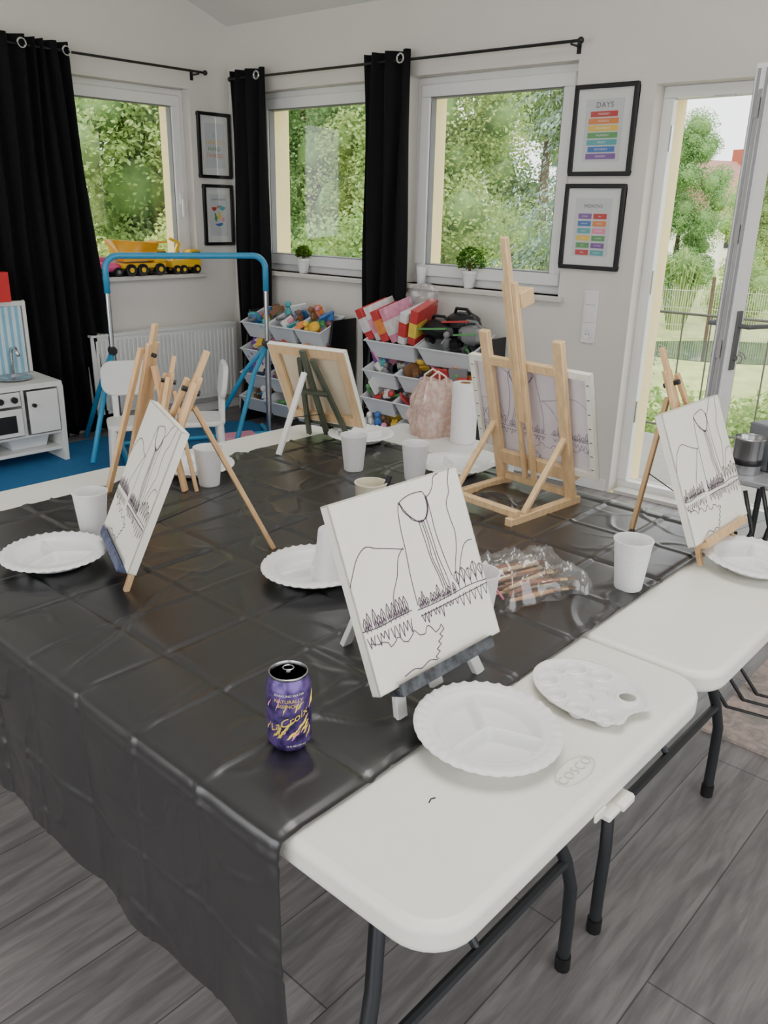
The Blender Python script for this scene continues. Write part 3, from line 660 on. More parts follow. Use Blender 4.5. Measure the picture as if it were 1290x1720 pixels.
mb=MB();mb.lathe([(.0275,.117),(.0285,.1185),(.0285,.121),(.027,.1215),(.0255,.117),(.0,.1165)],40);mb.mi=1;mb.lathe([(0,.1172),(.0085,.1172)],18,T_((.012*cos(va),.012*sin(va),0)));mb.build('lid',[M_alu,M_blk],r,sharp=50)
mb=MB();mb.tube([(.008*cos(a)-.010*cos(va),.012*sin(a)*.6-.010*sin(va),.1195) for a in [i*pi/6 for i in range(12)]],.0012,6,closed=True);mb.box(-.003,.003,-.003,.003,.117,.1195);mb.build('pull_tab',M_alu,r)
# palette: kidney oval with wells round the rim, a notch and a thumb hole
ea,eb=.115,.086
wells=[((ea-.028)*cos(R(a)),(eb-.026)*sin(R(a)),.0185) for a in(108,143,180,217,253,289,322)]
inner=[(-.030,.014,.022,.014),(.014,.022,.016,.012),(.006,-.014,.020,.013)]
th_c=(.054,.036,.0145)
def smin(a,b,k):
    h=max(k-abs(a-b),0)/k;return min(a,b)-h*h*k*.25
def sd(x,y):
    d=(math.sqrt((x/ea)**2+(y/eb)**2)-1)*.095
    d2=math.hypot(x-.127,y-.004)-.034
    d=-smin(-d,d2,.02)
    return max(d,-(math.hypot(x-th_c[0],y-th_c[1])-th_c[2]))
def sst(t):t=max(0,min(1,t));return t*t*(3-2*t)
def ph(x,y):
    d=sd(x,y);z=.011+.005*sst((d+.0085)/.003)
    for a,b,c in wells:
        q=math.hypot(x-a,y-b)
        if q<c:z=min(z,.011-.0095*sst((c-q)/.006))
        elif q<c+.004:z=max(z,.011+.0018*sst((c+.004-q)/.002))
    for a,b,c,e in inner:
        q=((abs(x-a)/c)**2+(abs(y-b)/e)**2)**.5
        if q<1:z=min(z,.011-.008*sst((1-q)*3))
    q=math.hypot(x-th_c[0],y-th_c[1])
    if q<th_c[2]+.005:z=max(z,.016)
    return z
g=.00125;mb=MB();idx={}
nx=int(.26/g);ny=int(.2/g)
def vid(i,j):
    if (i,j) not in idx:
        x=-.13+i*g;y=-.1+j*g;d=sd(x,y)
        if d>-g*.8:
            e=.0008;gx=(sd(x+e,y)-sd(x-e,y))/(2*e);gy=(sd(x,y+e)-sd(x,y-e))/(2*e);l=gx*gx+gy*gy or 1
            x-=gx*d/l;y-=gy*d/l
        idx[(i,j)]=len(mb.v);mb.v.append((x,y,ph(x,y)))
    return idx[(i,j)]
for i in range(nx):
    for j in range(ny):
        if sd(-.13+(i+.5)*g,-.1+(j+.5)*g)<0:
            mb.f.append([vid(i,j),vid(i+1,j),vid(i+1,j+1),vid(i,j+1)]);mb.m.append(0)
p=atz(990,1166,TZ+.008);o=mb.build('paint_palette',M_whpl,sharp=180);md=o.modifiers.new('s','SOLIDIFY');md.thickness=.002;md.offset=-1
o.matrix_world=T_((p.x,p.y,TZ+.0025))@RZ(R(-56))@MX.Diagonal((.93,.95,1,1));tag(o,'white plastic kidney-shaped paint palette with round wells on the bare table','palette')
# clear bag with brushes
p=atz(880,982,TZ+.01);BF=T_((p.x,p.y,TZ+.011))@RZ(R(28))
mb=MB();vs=[];n=50
for i in range(n+1):
    for j in range(n+1):
        x=-1+2*i/n;y=-1+2*j/n;e=max(0,1-max(abs(x),abs(y))**4);z=.048*e**.5*(1+.5*NZ.noise(V((x*2,y*2,2))))+.016*(1-min(1,abs(NZ.noise(V((x*2.4,y*2.4,4))))*4))*e+.008*(1-min(1,abs(NZ.noise(V((x*5,y*4,9))))*4))*e
        vs.append((x*.115+.012*NZ.noise(V((x*3,y*3,0))),y*.092+.014*NZ.noise(V((x*3,y*3,6))),max(z,.001)))
mb.add(vs,[(i*(n+1)+j,i*(n+1)+j+1,(i+1)*(n+1)+j+1,(i+1)*(n+1)+j) for i in range(n) for j in range(n)])
r=thing('plastic_bag','clear zip bag full of brown paintbrushes behind the front canvas','bag',BF)
mb.build('film',M_bag,r,sharp=180)
MB().tube([(-.108,-.075,.02),(-.11,-.03,.04),(-.105,.03,.045),(-.108,.075,.03)],.0025,6).build('zip_strip',pm('pink_zip',(205,90,120),rough=.4),r)
brc=[('tan',(186,136,86)),('chestnut',(142,84,52)),('beige',(208,180,138)),('brown',(118,76,46))]
for i in range(20):
    c,cc=brc[i%4];r=thing('paintbrush','%s handled paintbrush inside the clear bag'%c,'paintbrush',BF@T_((-.082+random.uniform(-.01,.01),-.064+.0066*i,.006+.011*(i%3)))@RZ(R(random.uniform(-20,20))),'paintbrushes with %s handles in the bag'%c)
    MB().tube([(0,0,0),(.05,0,0),(.122,0,0)],[.003,.006,.004],8).build('handle',pm('wood_'+c,cc,rough=.35),r)
    MB().tube([(.122,0,0),(.138,0,0)],.0045,8).build('ferrule',pm('brass',(176,150,100),rough=.35,metal=.7),r)
    MB().tube([(.138,0,0),(.15,0,0),(.16,0,0)],[.004,.0045,.0008],8).build('bristles',pm('bristle',(96,66,42),rough=.8),r)
# ---------------- low white table beyond, towel roll, bag ----------------
r=thing('low_table','low white side table behind the black cloth carrying the paper towel roll','table',WT@T_((2.55,2.05,0)))
MB().prism(rrect(-.23,.23,-.32,.32,.03),.575,.6).build('tabletop',M_wwood,r,bevel=.004)
for x in(-.19,.19):
    for y in(-.27,.27):B(x-.02,x+.02,y-.02,y+.02,0,.575).build('leg',M_wwood,r,bevel=.003)
p=atz(777,742,.6);r=thing('paper_towel_roll','white paper towel roll standing on the low white table','paper towel roll',T_((p.x,p.y,.601)))
mb=MB();mb.lathe([(.022,0),(.052,0),(.053,.003),(.053,.242),(.052,.245),(.022,.245),(.022,0)],36);mb.build('paper',M_towel,r,sharp=50)
MB().lathe([(.019,.0),(.0215,0),(.0215,.246),(.019,.246),(.019,0)],24).build('core',pm('cardboard',(170,135,95),rough=.8),r)
p=atz(727,730,.6);r=thing('carrier_bag','crumpled cream pink carrier bag beside the paper towel roll','bag',T_((p.x,p.y,.601))@RZ(R(20))@MX.Scale(.74,4))
mb=MB();rings=16;n=36
for i in range(rings+1):
    t=i/rings
    for j in range(n):
        a=2*pi*j/n;k=1+.25*NZ.noise(V((cos(a)*2,sin(a)*2,t*4)))+.07*sin(a*7+t*5)+.06*NZ.noise(V((cos(a)*6,sin(a)*6,t*11)));w=(.11+.02*sin(pi*t))*(1-.2*t**3)
        mb.v.append((w*k*(abs(cos(a))**.6)*(1 if cos(a)>0 else -1),.75*w*k*(abs(sin(a))**.6)*(1 if sin(a)>0 else -1),.32*t+.03*NZ.noise(V((cos(a),sin(a),9)))*t))
for i in range(rings):
    for j in range(n):mb.f.append([i*n+j,i*n+(j+1)%n,(i+1)*n+(j+1)%n,(i+1)*n+j]);mb.m.append(0)
mb.f.append(list(range(n)));mb.m.append(0)
mb.build('body',M_pinkf,r,sharp=35)
for s in(-1,1):MB().tube([(-.05,s*.05,.28),(-.045,s*.045,.34),(0,s*.04,.37),(.045,s*.045,.34),(.05,s*.05,.28)],.006,6).build('handle',pm('pink_film2',(230,200,190),rough=.4),r)
# ---------------- toy racks ----------------
def bin_mesh(w,d,h):
    mb=MB()
    def rc(k,z,o=0):return [(-w/2*k-o,-d/2*k-o,z),(w/2*k+o,-d/2*k-o,z),(w/2*k+o,d/2*k+o,z),(-w/2*k-o,d/2*k+o,z)]
    L=[rc(.8,0),rc(.95,h*.94),rc(.95,h*.94,.008),rc(.95,h,.008),rc(.95,h,-.004),rc(.8,.004,-.003)]
    vs=[v for l in L for v in l];fs=[(0,1,2,3),(20,21,22,23)]
    for i in range(5):
        for j in range(4):fs.append((i*4+j,i*4+(j+1)%4,i*4+4+(j+1)%4,i*4+4+j))
    mb.add(vs,fs);return mb
toyc={}
def toy(kind,c,mw,label,group,sc=1):
    key=(kind,c)
    if key not in toyc:
        mb=MB()
        if kind=='ball':mb.ball((0,0,.024),.024,12)
        elif kind=='block':
            mb.box(-.03,.03,-.02,.02,0,.035)
            for x in(-.015,.015):
                for y in(-.01,.01):mb.lathe([(.007,.035),(.007,.041),(0,.041)],8,T_((x,y,0)))
        elif kind=='ring':mb.tube([(.024*cos(a),.024*sin(a),.01) for a in [i*pi/8 for i in range(16)]],.008,8,closed=True)
        elif kind=='book':mb.box(-.045,.045,-.006,.006,0,.075);mb.box(-.043,.046,-.0045,.0045,.002,.073)
        elif kind=='car':
            mb.box(-.045,.045,-.02,.02,.012,.032);mb.box(-.022,.025,-.017,.017,.03,.05)
            for x in(-.026,.026):
                for y in(-.022,.022):mb.lathe([(.012,-.004),(.012,.004)],10,T_((x,y,.012))@RX(pi/2))
        elif kind=='figure':
            mb.ball((0,0,.075),.018,10);mb.lathe([(.02,0),(.022,.03),(.012,.06)],10);mb.bar((-.03,0,.03),(0,0,.055),.01,.01);mb.bar((.03,0,.03),(0,0,.055),.01,.01)
        else:
            mb.lathe([(.012,0),(.03,.01),(.034,.03),(.03,.035),(.022,.012),(0,.01)],14)
        toyc[key]=mb.build('toy_'+kind,cm(c),bevel=.002 if kind in('block',) else 0,sharp=50);o=toyc[key]
    else:o=toyc[key].copy();C.objects.link(o)
    o.matrix_world=mw@MX.Scale(sc,4);tag(o,label,'toy '+kind,group);return o
words=['ball','block','ring','car','figure','dish','block','car','book','figure','book','block']
def rack(s0,s1,rn,under,toprow2):
    r=thing('toy_rack','black sided toy rack with slanted rows of bins, %s'%under,'toy rack',WB@T_((s0,0,0)));w=s1-s0;D=.36
    poly=[(-.02,0),(-D,0),(-D,.12),(-.25,.80),(-.02,.80)]
    for x in(0,w-.016):
        mb=MB();mb.add([(x,y,z) for y,z in poly]+[(x+.016,y,z) for y,z in poly],[(4,3,2,1,0),(5,6,7,8,9)]+[(i,(i+1)%5,5+(i+1)%5,5+i) for i in range(5)]);mb.build('side_panel',M_blk,r,bevel=.003)
    rows=[.13,.30,.47,.655];nm=['bottom','third','second','top']
    for ri,z in enumerate(rows):
        for dy,dz in((-.33+ri*.02,0.0),(-.09,.08)):MB().tube([(.016,dy,z+dz-.01),(w-.016,dy,z+dz-.01)],.006,8).build('rod',M_seal,r)
        nb=2 if(ri==3 and toprow2) else 3;bw=(w-.04)/nb-.004
        for k in range(nb):
            cx=.02+(w-.04)*(k+.5)/nb;mw=WB@T_((s0+cx,-.22+ri*.012,z))@RX(R(20))
            o=bin_mesh(bw,.27,.125).build('toy_bin',M_bin,bevel=.003);o.matrix_world=mw
            pos=(['left','right'] if nb==2 else['left','middle','right'])[k]
            tag(o,'grey white toy bin, %s in the %s row of the %s rack'%(pos,nm[ri],rn),'toy bin','slanted toy bins')
            cs=random.sample(['red','yellow','blue','green','pink','orange','purple','white','teal','brown','grey'],6)
            if toprow2 and ri==3 and k==0:continue
            if toprow2 and ri==3:cs=['black','grey','black','green','black','grey']
            for t in range(16 if ri>0 else 9):
                c=cs[t%6];kd=random.choice(words)
                toy(kd,c,mw@T_((random.uniform(-bw*.36,bw*.36),random.uniform(-.09,.095),.045+.018*(t//3)))@RZ(random.uniform(0,6))@RX(random.uniform(-.6,.6)),'%s toy %s heaped in the %s bin, %s row, %s rack'%(c,kd,pos,nm[ri],rn),'%s toy %ss in the %s %s bin of the %s rack'%(c,kd,nm[ri],pos,rn),random.uniform(.9,1.35))
    return r
rack(.42,1.25,'left','under the narrower window',False)
rack(1.58,2.44,'right','under the wider window',True)
RO2=-.10
gb=[('red','white'),('white','pink'),('red','orange'),('pink','white'),('white','red'),('red','yellow')]
nmb=['leftmost','second','third','fourth','fifth','rightmost']
for i,(a,b) in enumerate(gb):
    mw=WB@T_((1.73+RO2+.062*i,-.30+.02*(i%2),.73))@RX(R(12))@RY(R(-22 if i<4 else 14))@RZ(R(6*(i%3-1)))
    r=thing('game_box','%s game box with %s panel, %s of the six on the right rack'%(a,b,nmb[i]),'box',mw)
    B(-.025,.025,-.02,.22,0,.2+.02*(i%2)).build('carton',pm('print_card_'+a,COL[a],rough=.5,ns=30,na=.15),r,bevel=.002)
    B(-.0265,.0265,-.0215,.1,.05,.14).build('label_panel',pm('print_card_'+b,COL[b],rough=.5,ns=30,na=.2),r)
mb=MB()
mb.ball((0,0,.06),(.11,.08,.075),22,jit=.14);o=mb.build('clear_bag',M_bag,sharp=20);o.matrix_world=WB@T_((1.90,-.14,.94));tag(o,'crumpled clear plastic bag on top of the game boxes','bag')
for i,(x,y,z,c,rx) in enumerate(((2.11,-.22,.83,'black',.13),(2.24,-.18,.88,'black',.12),(2.34,-.22,.82,'grey',.1))):
    mb=MB();mb.ball((0,0,0),(rx,.09,.06),14,jit=.1);mb.tube([(-rx*.6,0,.03),(-rx*.3,-.03,.08),(rx*.3,-.03,.08),(rx*.6,0,.03)],.01,6);mb.mi=1;mb.bar((-rx*.8,-.085,.0),(rx*.7,-.085,.02),.01,.02)
    o=mb.build('handbag',[cm(c),cm('red') if i==1 else cm('green')],sharp=30);o.matrix_world=WB@T_((x,y,z));tag(o,['dark soft bag lying leftmost on the right bin of the right rack','dark soft bag with red trim atop the right rack','grey soft bag nearest the right end of the right rack'][i],'bag')
def plant(u,v,rad,label,W=WB):
    s,z=hit(u,v,AB,-.0);mw=WB@T_((s,.03,sill_z+.001));r=thing('potted_plant',label,'potted plant',mw)
    MB().lathe([(.03,0),(.045,.08),(.048,.082),(.048,.1),(.043,.1),(.041,.085),(0,.085)],24).build('pot',M_whpl,r,sharp=40)
    mb=MB()
    for i in range(520):
        a=random.uniform(0,6.28);t=random.uniform(-.5,1);q=math.sqrt(max(0,1-t*t))*rad*random.uniform(.6,1.05);c=V((q*cos(a),q*sin(a),.10+rad*.6+t*rad*.85))
        e=V((random.uniform(-1,1),random.uniform(-1,1),random.uniform(-.3,1))).normalized()*.022;g_=e.cross(V((random.random(),random.random(),.3))).normalized()*.006
        mb.add([c-e*.2,c+g_,c+e,c-g_],[(0,1,2,3)])
    mb.build('foliage',L_d,r,norm=False);MB().tube([(0,0,.08),(0,0,.16)],.01,6).build('stem',M_bark,r)
plant(505,452,.055,'small green plant in white pot on the sill of the narrower window')
plant(783,475,.09,'bushy green plant in white pot on the sill of the wider window')
s,z=hit(700,470,AB);o=MB().lathe([(.025,0),(.03,.06),(.031,.1),(.029,.1),(.027,.02),(0,.01)],20).build('drinking_glass',M_frost);o.matrix_world=WB@T_((s+.02,.02,sill_z+.001));tag(o,'small clear tumbler on the sill beside the middle curtain','glass')
# ---------------- toy trucks on left sill ----------------
def wheel(r,x,y,z,rad,w,m=None):
    o=MB().lathe([(0,-w/2),(rad*.5,-w/2),(rad*.55,-w*.4),(rad*.9,-w/2),(rad,-w*.35),(rad,w*.35),(rad*.9,w/2),(rad*.55,w*.4),(rad*.5,w/2),(0,w/2)],18,T_((x,y,z))@RX(pi/2)).build('wheel',m or cm('black'),r,sharp=50)
    MB().lathe([(0,-w*.56),(rad*.42,-w*.56),(rad*.42,w*.56),(0,w*.56)],12,T_((x,y,z))@RX(pi/2)).build('hub_cap',M_ty if m is None else cm('grey'),o,sharp=50)
def truckmw(u,y=.01):return WL@T_((hit(u,455,AL,.02)[0],y,lsz+.001))
r=thing('toy_dump_truck','large yellow toy dump truck with raised bed on the left window sill','toy truck',truckmw(236)@MX.Scale(1.12,4))
B(-.15,.15,-.05,.05,.045,.075).build('chassis',M_ty,r,bevel=.004)
o=B(.07,.15,-.05,.05,.075,.15).build('cab',M_ty,r,bevel=.008);B(.085,.152,-.052,.052,.11,.14).build('cab_window',cm('black'),o)
mb=MB();mb.add([(-.14,-.06,.085),(.06,-.06,.09),(.1,-.06,.19),(-.2,-.06,.21),(-.14,.06,.085),(.06,.06,.09),(.1,.06,.19),(-.2,.06,.21)],[(0,1,2,3),(4,5,6,7),(0,1,5,4),(1,2,6,5),(0,3,7,4)]);mb.box(.08,.16,-.06,.06,.19,.2)
o=mb.build('dump_bed',pm('amber',(252,172,30),rough=.35),r);md=o.modifiers.new('s','SOLIDIFY');md.thickness=.006
for x in(-.1,-.02,.1):
    for y in(-.055,.055):wheel(r,x,y,.036,.036,.025)
r=thing('toy_loader','smaller yellow toy truck with black stripes beside the frame on the left sill','toy truck',truckmw(308)@MX.Scale(1.1,4))
B(-.11,.11,-.04,.04,.04,.085).build('chassis',M_ty,r,bevel=.005)
B(.03,.1,-.04,.04,.085,.15).build('cab',M_ty,r,bevel=.008);B(.04,.102,-.042,.042,.105,.135).build('window',cm('black'),r)
mb=MB();mb.bar((-.08,0,.08),(-.03,0,.19),.02,.02);mb.bar((-.03,0,.19),(-.10,0,.22),.016,.016);mb.build('arm',M_ty,r)
for x in(-.08,-.03,.07):
    for y in(-.045,.045):wheel(r,x,y,.028,.028,.022)
r=thing('toy_car','pink toy convertible car at the left end of the truck row','toy car',truckmw(176))
mb=MB();mb.ball((0,0,.06),(.12,.05,.035),16);mb.box(-.02,.0,-.045,.045,.08,.125);mb.build('body',pm('hot_pink',(232,90,150),rough=.35),r,sharp=50)
for x in(-.07,.07):
    for y in(-.045,.045):wheel(r,x,y,.03,.03,.02,cm('black'))
for i,(u,c,l) in enumerate(((135,'teal','teal toy ball on the left sill behind the curtain edge'),(108,'purple','purple toy ball showing through the left curtain'))):
    o=MB().ball((0,0,.05),.05,16).build('toy_ball',cm(c),sharp=180);o.matrix_world=truckmw(u);tag(o,l,'ball')
# ---------------- blue bar frame ----------------
FR=V((-.80,5.58,.015));FL=V((-1.71,5.20,.015))
dv=(FR-FL);L_=dv.length;r=thing('gymnastics_bar','child height gymnastics bar with light blue top rail and chrome posts','gymnastics bar',T_(FL)@RZ(math.atan2(dv.y,dv.x)))
H=1.185;pts=[(0,0,H-.22)]+[(.08-.08*cos(a),0,H-.08+.08*sin(a)) for a in [i*pi/12 for i in range(7)]]+[(L_-.08+.08*sin(a),0,H-.08+.08*cos(a)) for a in [i*pi/12 for i in range(7)]]+[(L_,0,H-.22)]
MB().tube(pts,.019,12).build('top_rail',M_blue,r,sharp=180)
for x in(0,L_):
    MB().tube([(x,0,.02),(x,0,H-.2)],.015,12).build('post',M_chrome,r)
    MB().tube([(x,0,.02),(x,0,.62)],.02,12).build('sleeve',M_alu,r)
    for s in(-1,1):
        MB().tube([(x,0,.62),(x+(-.12 if x else -.06),s*.1,.45),(x+(-.34 if x else -.2),s*(.42 if s<0 else .2),.03)],.016,10).build('brace',M_blue,r,sharp=180)
    MB().tube([(x,-.48,.02),(x,.2,.02)],.018,10).build('foot',M_blue,r)
    MB().tube([(x-.0,-.03,.62),(x,.03,.62)],.028,10).build('knob',M_blk,r)
MB().tube([(0,.0,.02),(L_,0,.02)],.014,10).build('floor_rail',M_blue,r)
o=MB().prism([(x,y) for x,y in[(-2.9,3.1),(-.9,4.85),(-.35,5.25),(-1.0,5.98),(-1.45,5.92),(-2.25,5.1),(-3.6,3.5)]],0.001,.014).build('play_mat',M_mblue,bevel=.003);tag(o,'flat blue play mat on the floor under the gymnastics bar','mat')
def kchair(mw,label):
    r=thing('child_chair',label,'chair',mw,'white plastic child chairs')
    MB().prism(rrect(-.15,.15,-.14,.14,.06),.28,.31).build('seat',M_wwood,r,bevel=.01,seg=3)
    mb=MB();T=T_((0,.12,.33))@RX(R(90-8))
    mb.prism(rrect(-.16,.16,.1,.3,.07),-.012,.018,T);mb.build('backrest',M_wwood,r,bevel=.01,seg=3)
    for s in(-1,1):MB().bar((s*.09,.13,.29),(s*.09,.135,.48),.035,.025).build('back_post',M_wwood,r,bevel=.006)
    for x in(-.12,.12):
        for y in(-.11,.11):MB().tube([(x,y,.29),(x*1.15,y*1.15,0)],[.022,.017],12).build('leg',M_wwood,r)
kchair(T_((-1.45,4.68,.015))@RZ(R(20)),'white child chair with rounded backrest behind the empty easel')
kchair(T_((-1.10,4.80,.015))@RZ(R(-75)),'second white child chair turned sideways before the radiator')
# toy kitchen
KX=hit(116,752,AL,-.58)[0]
r=thing('toy_kitchen','white wooden toy kitchen with blue striped splashback at the left wall','toy kitchen',WL@T_((KX,-.18,0)));kw=.72;kd=.40;ks=-.24
mb=MB();mb.box(-kw,0,-kd,0,.47,.50);mb.box(-.03,0,-kd,0,0,.47);mb.box(-kw,-kw+.03,-kd,0,0,.47);mb.box(ks-.01,ks+.01,-kd+.01,0,.19,.47);mb.box(-kw,0,-.02,0,0,.47);mb.box(-kw+.03,-.03,-kd+.02,0,.08,.10);mb.box(-kw+.03,-.03,-kd+.01,-.02,.185,.2);mb.box(-kw,0,-.02,0,.90,.93);mb.box(-.02,0,-.03,0,.5,.93)
mb.build('cabinet_body',M_wwood,r,bevel=.004)
mb=MB()
for i in range(34):
    mb.mi=i%2;mb.box(-kw+.01+.02*i,-kw+.03+.02*i,-.024,-.012,.5,.90)
mb.build('striped_splashback',[pm('stripe_blue',(130,188,212),rough=.6),pm('stripe_white',(205,224,232),rough=.6)],r)
d=B(ks+.02,-.04,-kd-.015,-kd,.21,.46).build('door',M_wwood,r,bevel=.004);MB().lathe([(.012,0),(.012,.02),(0,.02)],12,T_((ks+.05,-kd-.015,.38))@RX(pi/2)).build('knob',M_blk,d)
d=B(-kw+.04,ks-.02,-kd-.015,-kd,.21,.37).build('oven_door',M_wwood,r,bevel=.004);B(-kw+.08,ks-.06,-kd-.018,-kd-.014,.235,.335).build('oven_window',M_blk,d)
B(-kw+.04,ks-.02,-kd-.01,-kd,.385,.465).build('control_panel',M_wwood,r,bevel=.004)
for x in(-kw+.1,-kw+.2,ks-.14,ks-.06):MB().lathe([(.018,0),(.018,.02),(0,.02)],14,T_((x,-kd-.01,.425))@RX(pi/2)).build('knob',M_blk,r)
MB().lathe([(.11,.503),(.115,.51),(.105,.51),(.09,.49),(0,.488)],24,T_((-.2,-.2,0.005))).build('sink',M_alu,r,sharp=60)
MB().tube([(-.14,-.06,.5),(-.14,-.06,.62),(-.14,-.08,.66),(-.14,-.13,.67),(-.14,-.17,.63)],.012,8).build('tap',M_alu,r,sharp=180)
B(-kw+.08,-kw/2,-.33,-.08,.503,.508).build('hob',M_blk,r,bevel=.002)
BK=WL@T_((KX-.2,-.18-.22,.101))
o=bin_mesh(.26,.22,.08).build('storage_basket',M_bin,bevel=.004);o.matrix_world=BK;tag(o,'light grey plastic basket on the bottom shelf of the toy kitchen','basket')
for i,c in enumerate(('yellow','orange','brown','green')):toy('block',c,BK@T_((-.07+.045*i,-.04,.05)),c+' toy block in the grey basket of the toy kitchen','%s block in kitchen basket'%c,1.1)
o=MB().box(-.06,.06,-.04,.04,0,.17).box(-.04,.04,-.042,-.04,.03,.05).box(-.04,.04,-.042,-.04,.10,.13).build('toy_box',pm('bright_red',(205,40,42),rough=.4),bevel=.008);p=WL@V((hit(-8,465,AL,-.24)[0],-.24,.935));o.matrix_world=T_(p)@RZ(AL);tag(o,'small red plastic box on top of the toy kitchen','box')
p=WB@V((1.95,-.52,0));o=MB().ball((0,0,.1),.1,24).build('ball',pm('orange_ball',(205,105,60),rough=.6),sharp=180);o.matrix_world=T_((p.x,p.y,0));tag(o,'orange ball on the floor before the right toy rack','ball')
r=thing('toy_wagon','pink toy wagon lying on the floor by the blue bar frame','toy',T_((-.95,5.25,.016))@RZ(.5));B(-.11,.11,-.07,.07,.03,.09).build('body',cm('pink'),r,bevel=.01)
for x in(-.07,.07):
    for y in(-.075,.075):wheel(r,x,y,.025,.025,.015,cm('white'))
# ---------------- right side: desk, canister, cables, rug ----------------
r=thing('side_table','grey metal side table at the right edge in front of the balcony door','table',T_((1.36,2.66,0))@RZ(TA))
MB().prism(rrect(-.26,.26,-.2,.2,.03),.70,.72).build('tabletop',mat('grey_laminate',(150,152,155),.4),r,bevel=.004)
for x in(-.22,.22):
    for y in(-.16,.16):MB().tube([(x,y,.7),(x*1.05,y*1.05,0)],.011,8).build('leg',M_leg,r)
MB().tube([(-.22,-.16,.2),(-.22,.16,.2)],.007,8).build('cross_bar',M_leg,r)
p=V((1.17,2.60,.721));r=thing('metal_canister','short grey metal canister on the grey side table','canister',T_(p))
MB().lathe([(.045,0),(.047,.11),(.05,.114),(.047,.117),(.043,.11),(.042,.004),(0,.004)],24).build('body',M_alu,r)
MB().lathe([(.0475,.03),(.0485,.033),(.0485,.045),(.0475,.048)],24).build('band',M_blk,r)
r=thing('power_box','grey electrical device box on the grey side table','device',T_((1.27,2.66,.721))@RZ(.5))
B(-.06,.06,-.05,.05,0,.15).build('housing',mat('device_grey',(120,124,128),.5),r,bevel=.006);B(-.045,.045,-.053,-.05,.05,.12).build('front_panel',M_blk,r)
MB().tube([(-.04,-.02,.15),(-.06,-.05,.19),(-.10,-.07,.15),(-.11,-.08,.02)],.004,6).build('lead',M_blk,r)
for i,dx in enumerate((0,.07,.13)):
    o=MB().tube([(.0,0,.715),(.02,-.05,.6),(-.03+.04*i,-.02,.45),(.04,.03-.04*i,.3),(-.05,0,.12),(.02,-.1,.012),(.2,-.2,.012),(.3,.05+.1*i,.012)],.007,8).build('cable',M_blk,sharp=180);o.matrix_world=T_((1.10+dx,2.42+dx*.6,0));tag(o,'black power cable hanging from the grey side table, %s one'%['left','middle','right'][i],'cable')
o=MB().prism([(2.31,-1.3),(3.6,-1.3),(3.6,.72),(2.31,.72)],.001,.012).build('rug',M_rug,mw=WT);tag(o,'faded pink and grey patterned rug at the right edge','rug')
# ---------------- outside ----------------
GZ=-.6
mb=MB();mb.box(-60,80,4,110,GZ-.1,GZ);o=mb.build('ground',M_grass);struct(o)
struct(B(2.6,6.5,.35,1.65,-.62,-.04).build('balcony_slab',mat('concrete',(150,148,142),.9),mw=WB))
r=thing('balcony_railing','thin iron balcony railing with curled bars outside the open door','railing',WB@T_((0,1.55,0)))
MB().tube([(2.7,0,.86),(6.4,0,.86)],.009,8).build('top_rail',M_iron,r);MB().tube([(2.7,0,.06),(6.4,0,.06)],.007,8).build('bottom_rail',M_iron,r)
for i in range(20):
    x=2.7+i*.194;MB().tube([(x,0,-.04 if i%5==0 else .06),(x,0,.86)],.0055 if i%5 else .010,6).build('baluster',M_iron,r)
for i in range(4):
    x=3.3+i*.75;MB().tube([(x+.05*cos(a)*(1-a/14),0,.6+.05*sin(a)*(1-a/14)) for a in [k*.5 for k in range(20)]],.005,6).build('scroll',M_iron,r)
def blob(mb,c,rad,n,size,core=True,flat=1.):
    if core:
        mb.mi=1;mb.ball(c,(rad*.6,rad*.6,rad*.6*flat),8,jit=.15)
    mb.mi=0
    g=random.gauss;U=random.uniform
    for i in range(n):
        x,y,z=g(0,1),g(0,1),g(0,1);l=math.sqrt(x*x+y*y+z*z)+1e-6;k=rad*(U(.3,1.)**.5)*1.2/l
        px,py,pz=c[0]+x*k,c[1]+y*k,c[2]+z*k*flat
        ex,ey,ez=g(0,1),g(0,1),g(0,.7);fx,fy,fz=g(0,1),g(0,1),g(0,1)
        le=size*.5/(math.sqrt(ex*ex+ey*ey+ez*ez)+1e-6);ex*=le;ey*=le;ez*=le
        gx,gy,gz=ey*fz-ez*fy,ez*fx-ex*fz,ex*fy-ey*fx;lg=size*.32/(math.sqrt(gx*gx+gy*gy+gz*gz)+1e-6);gx*=lg;gy*=lg;gz*=lg
        b=len(mb.v);mb.v+=[(px-ex,py-ey,pz-ez),(px+gx,py+gy,pz+gz),(px+ex,py+ey,pz+ez),(px-gx,py-gy,pz-gz)];mb.f.append((b,b+1,b+2,b+3));mb.m.append(0)
tc={}
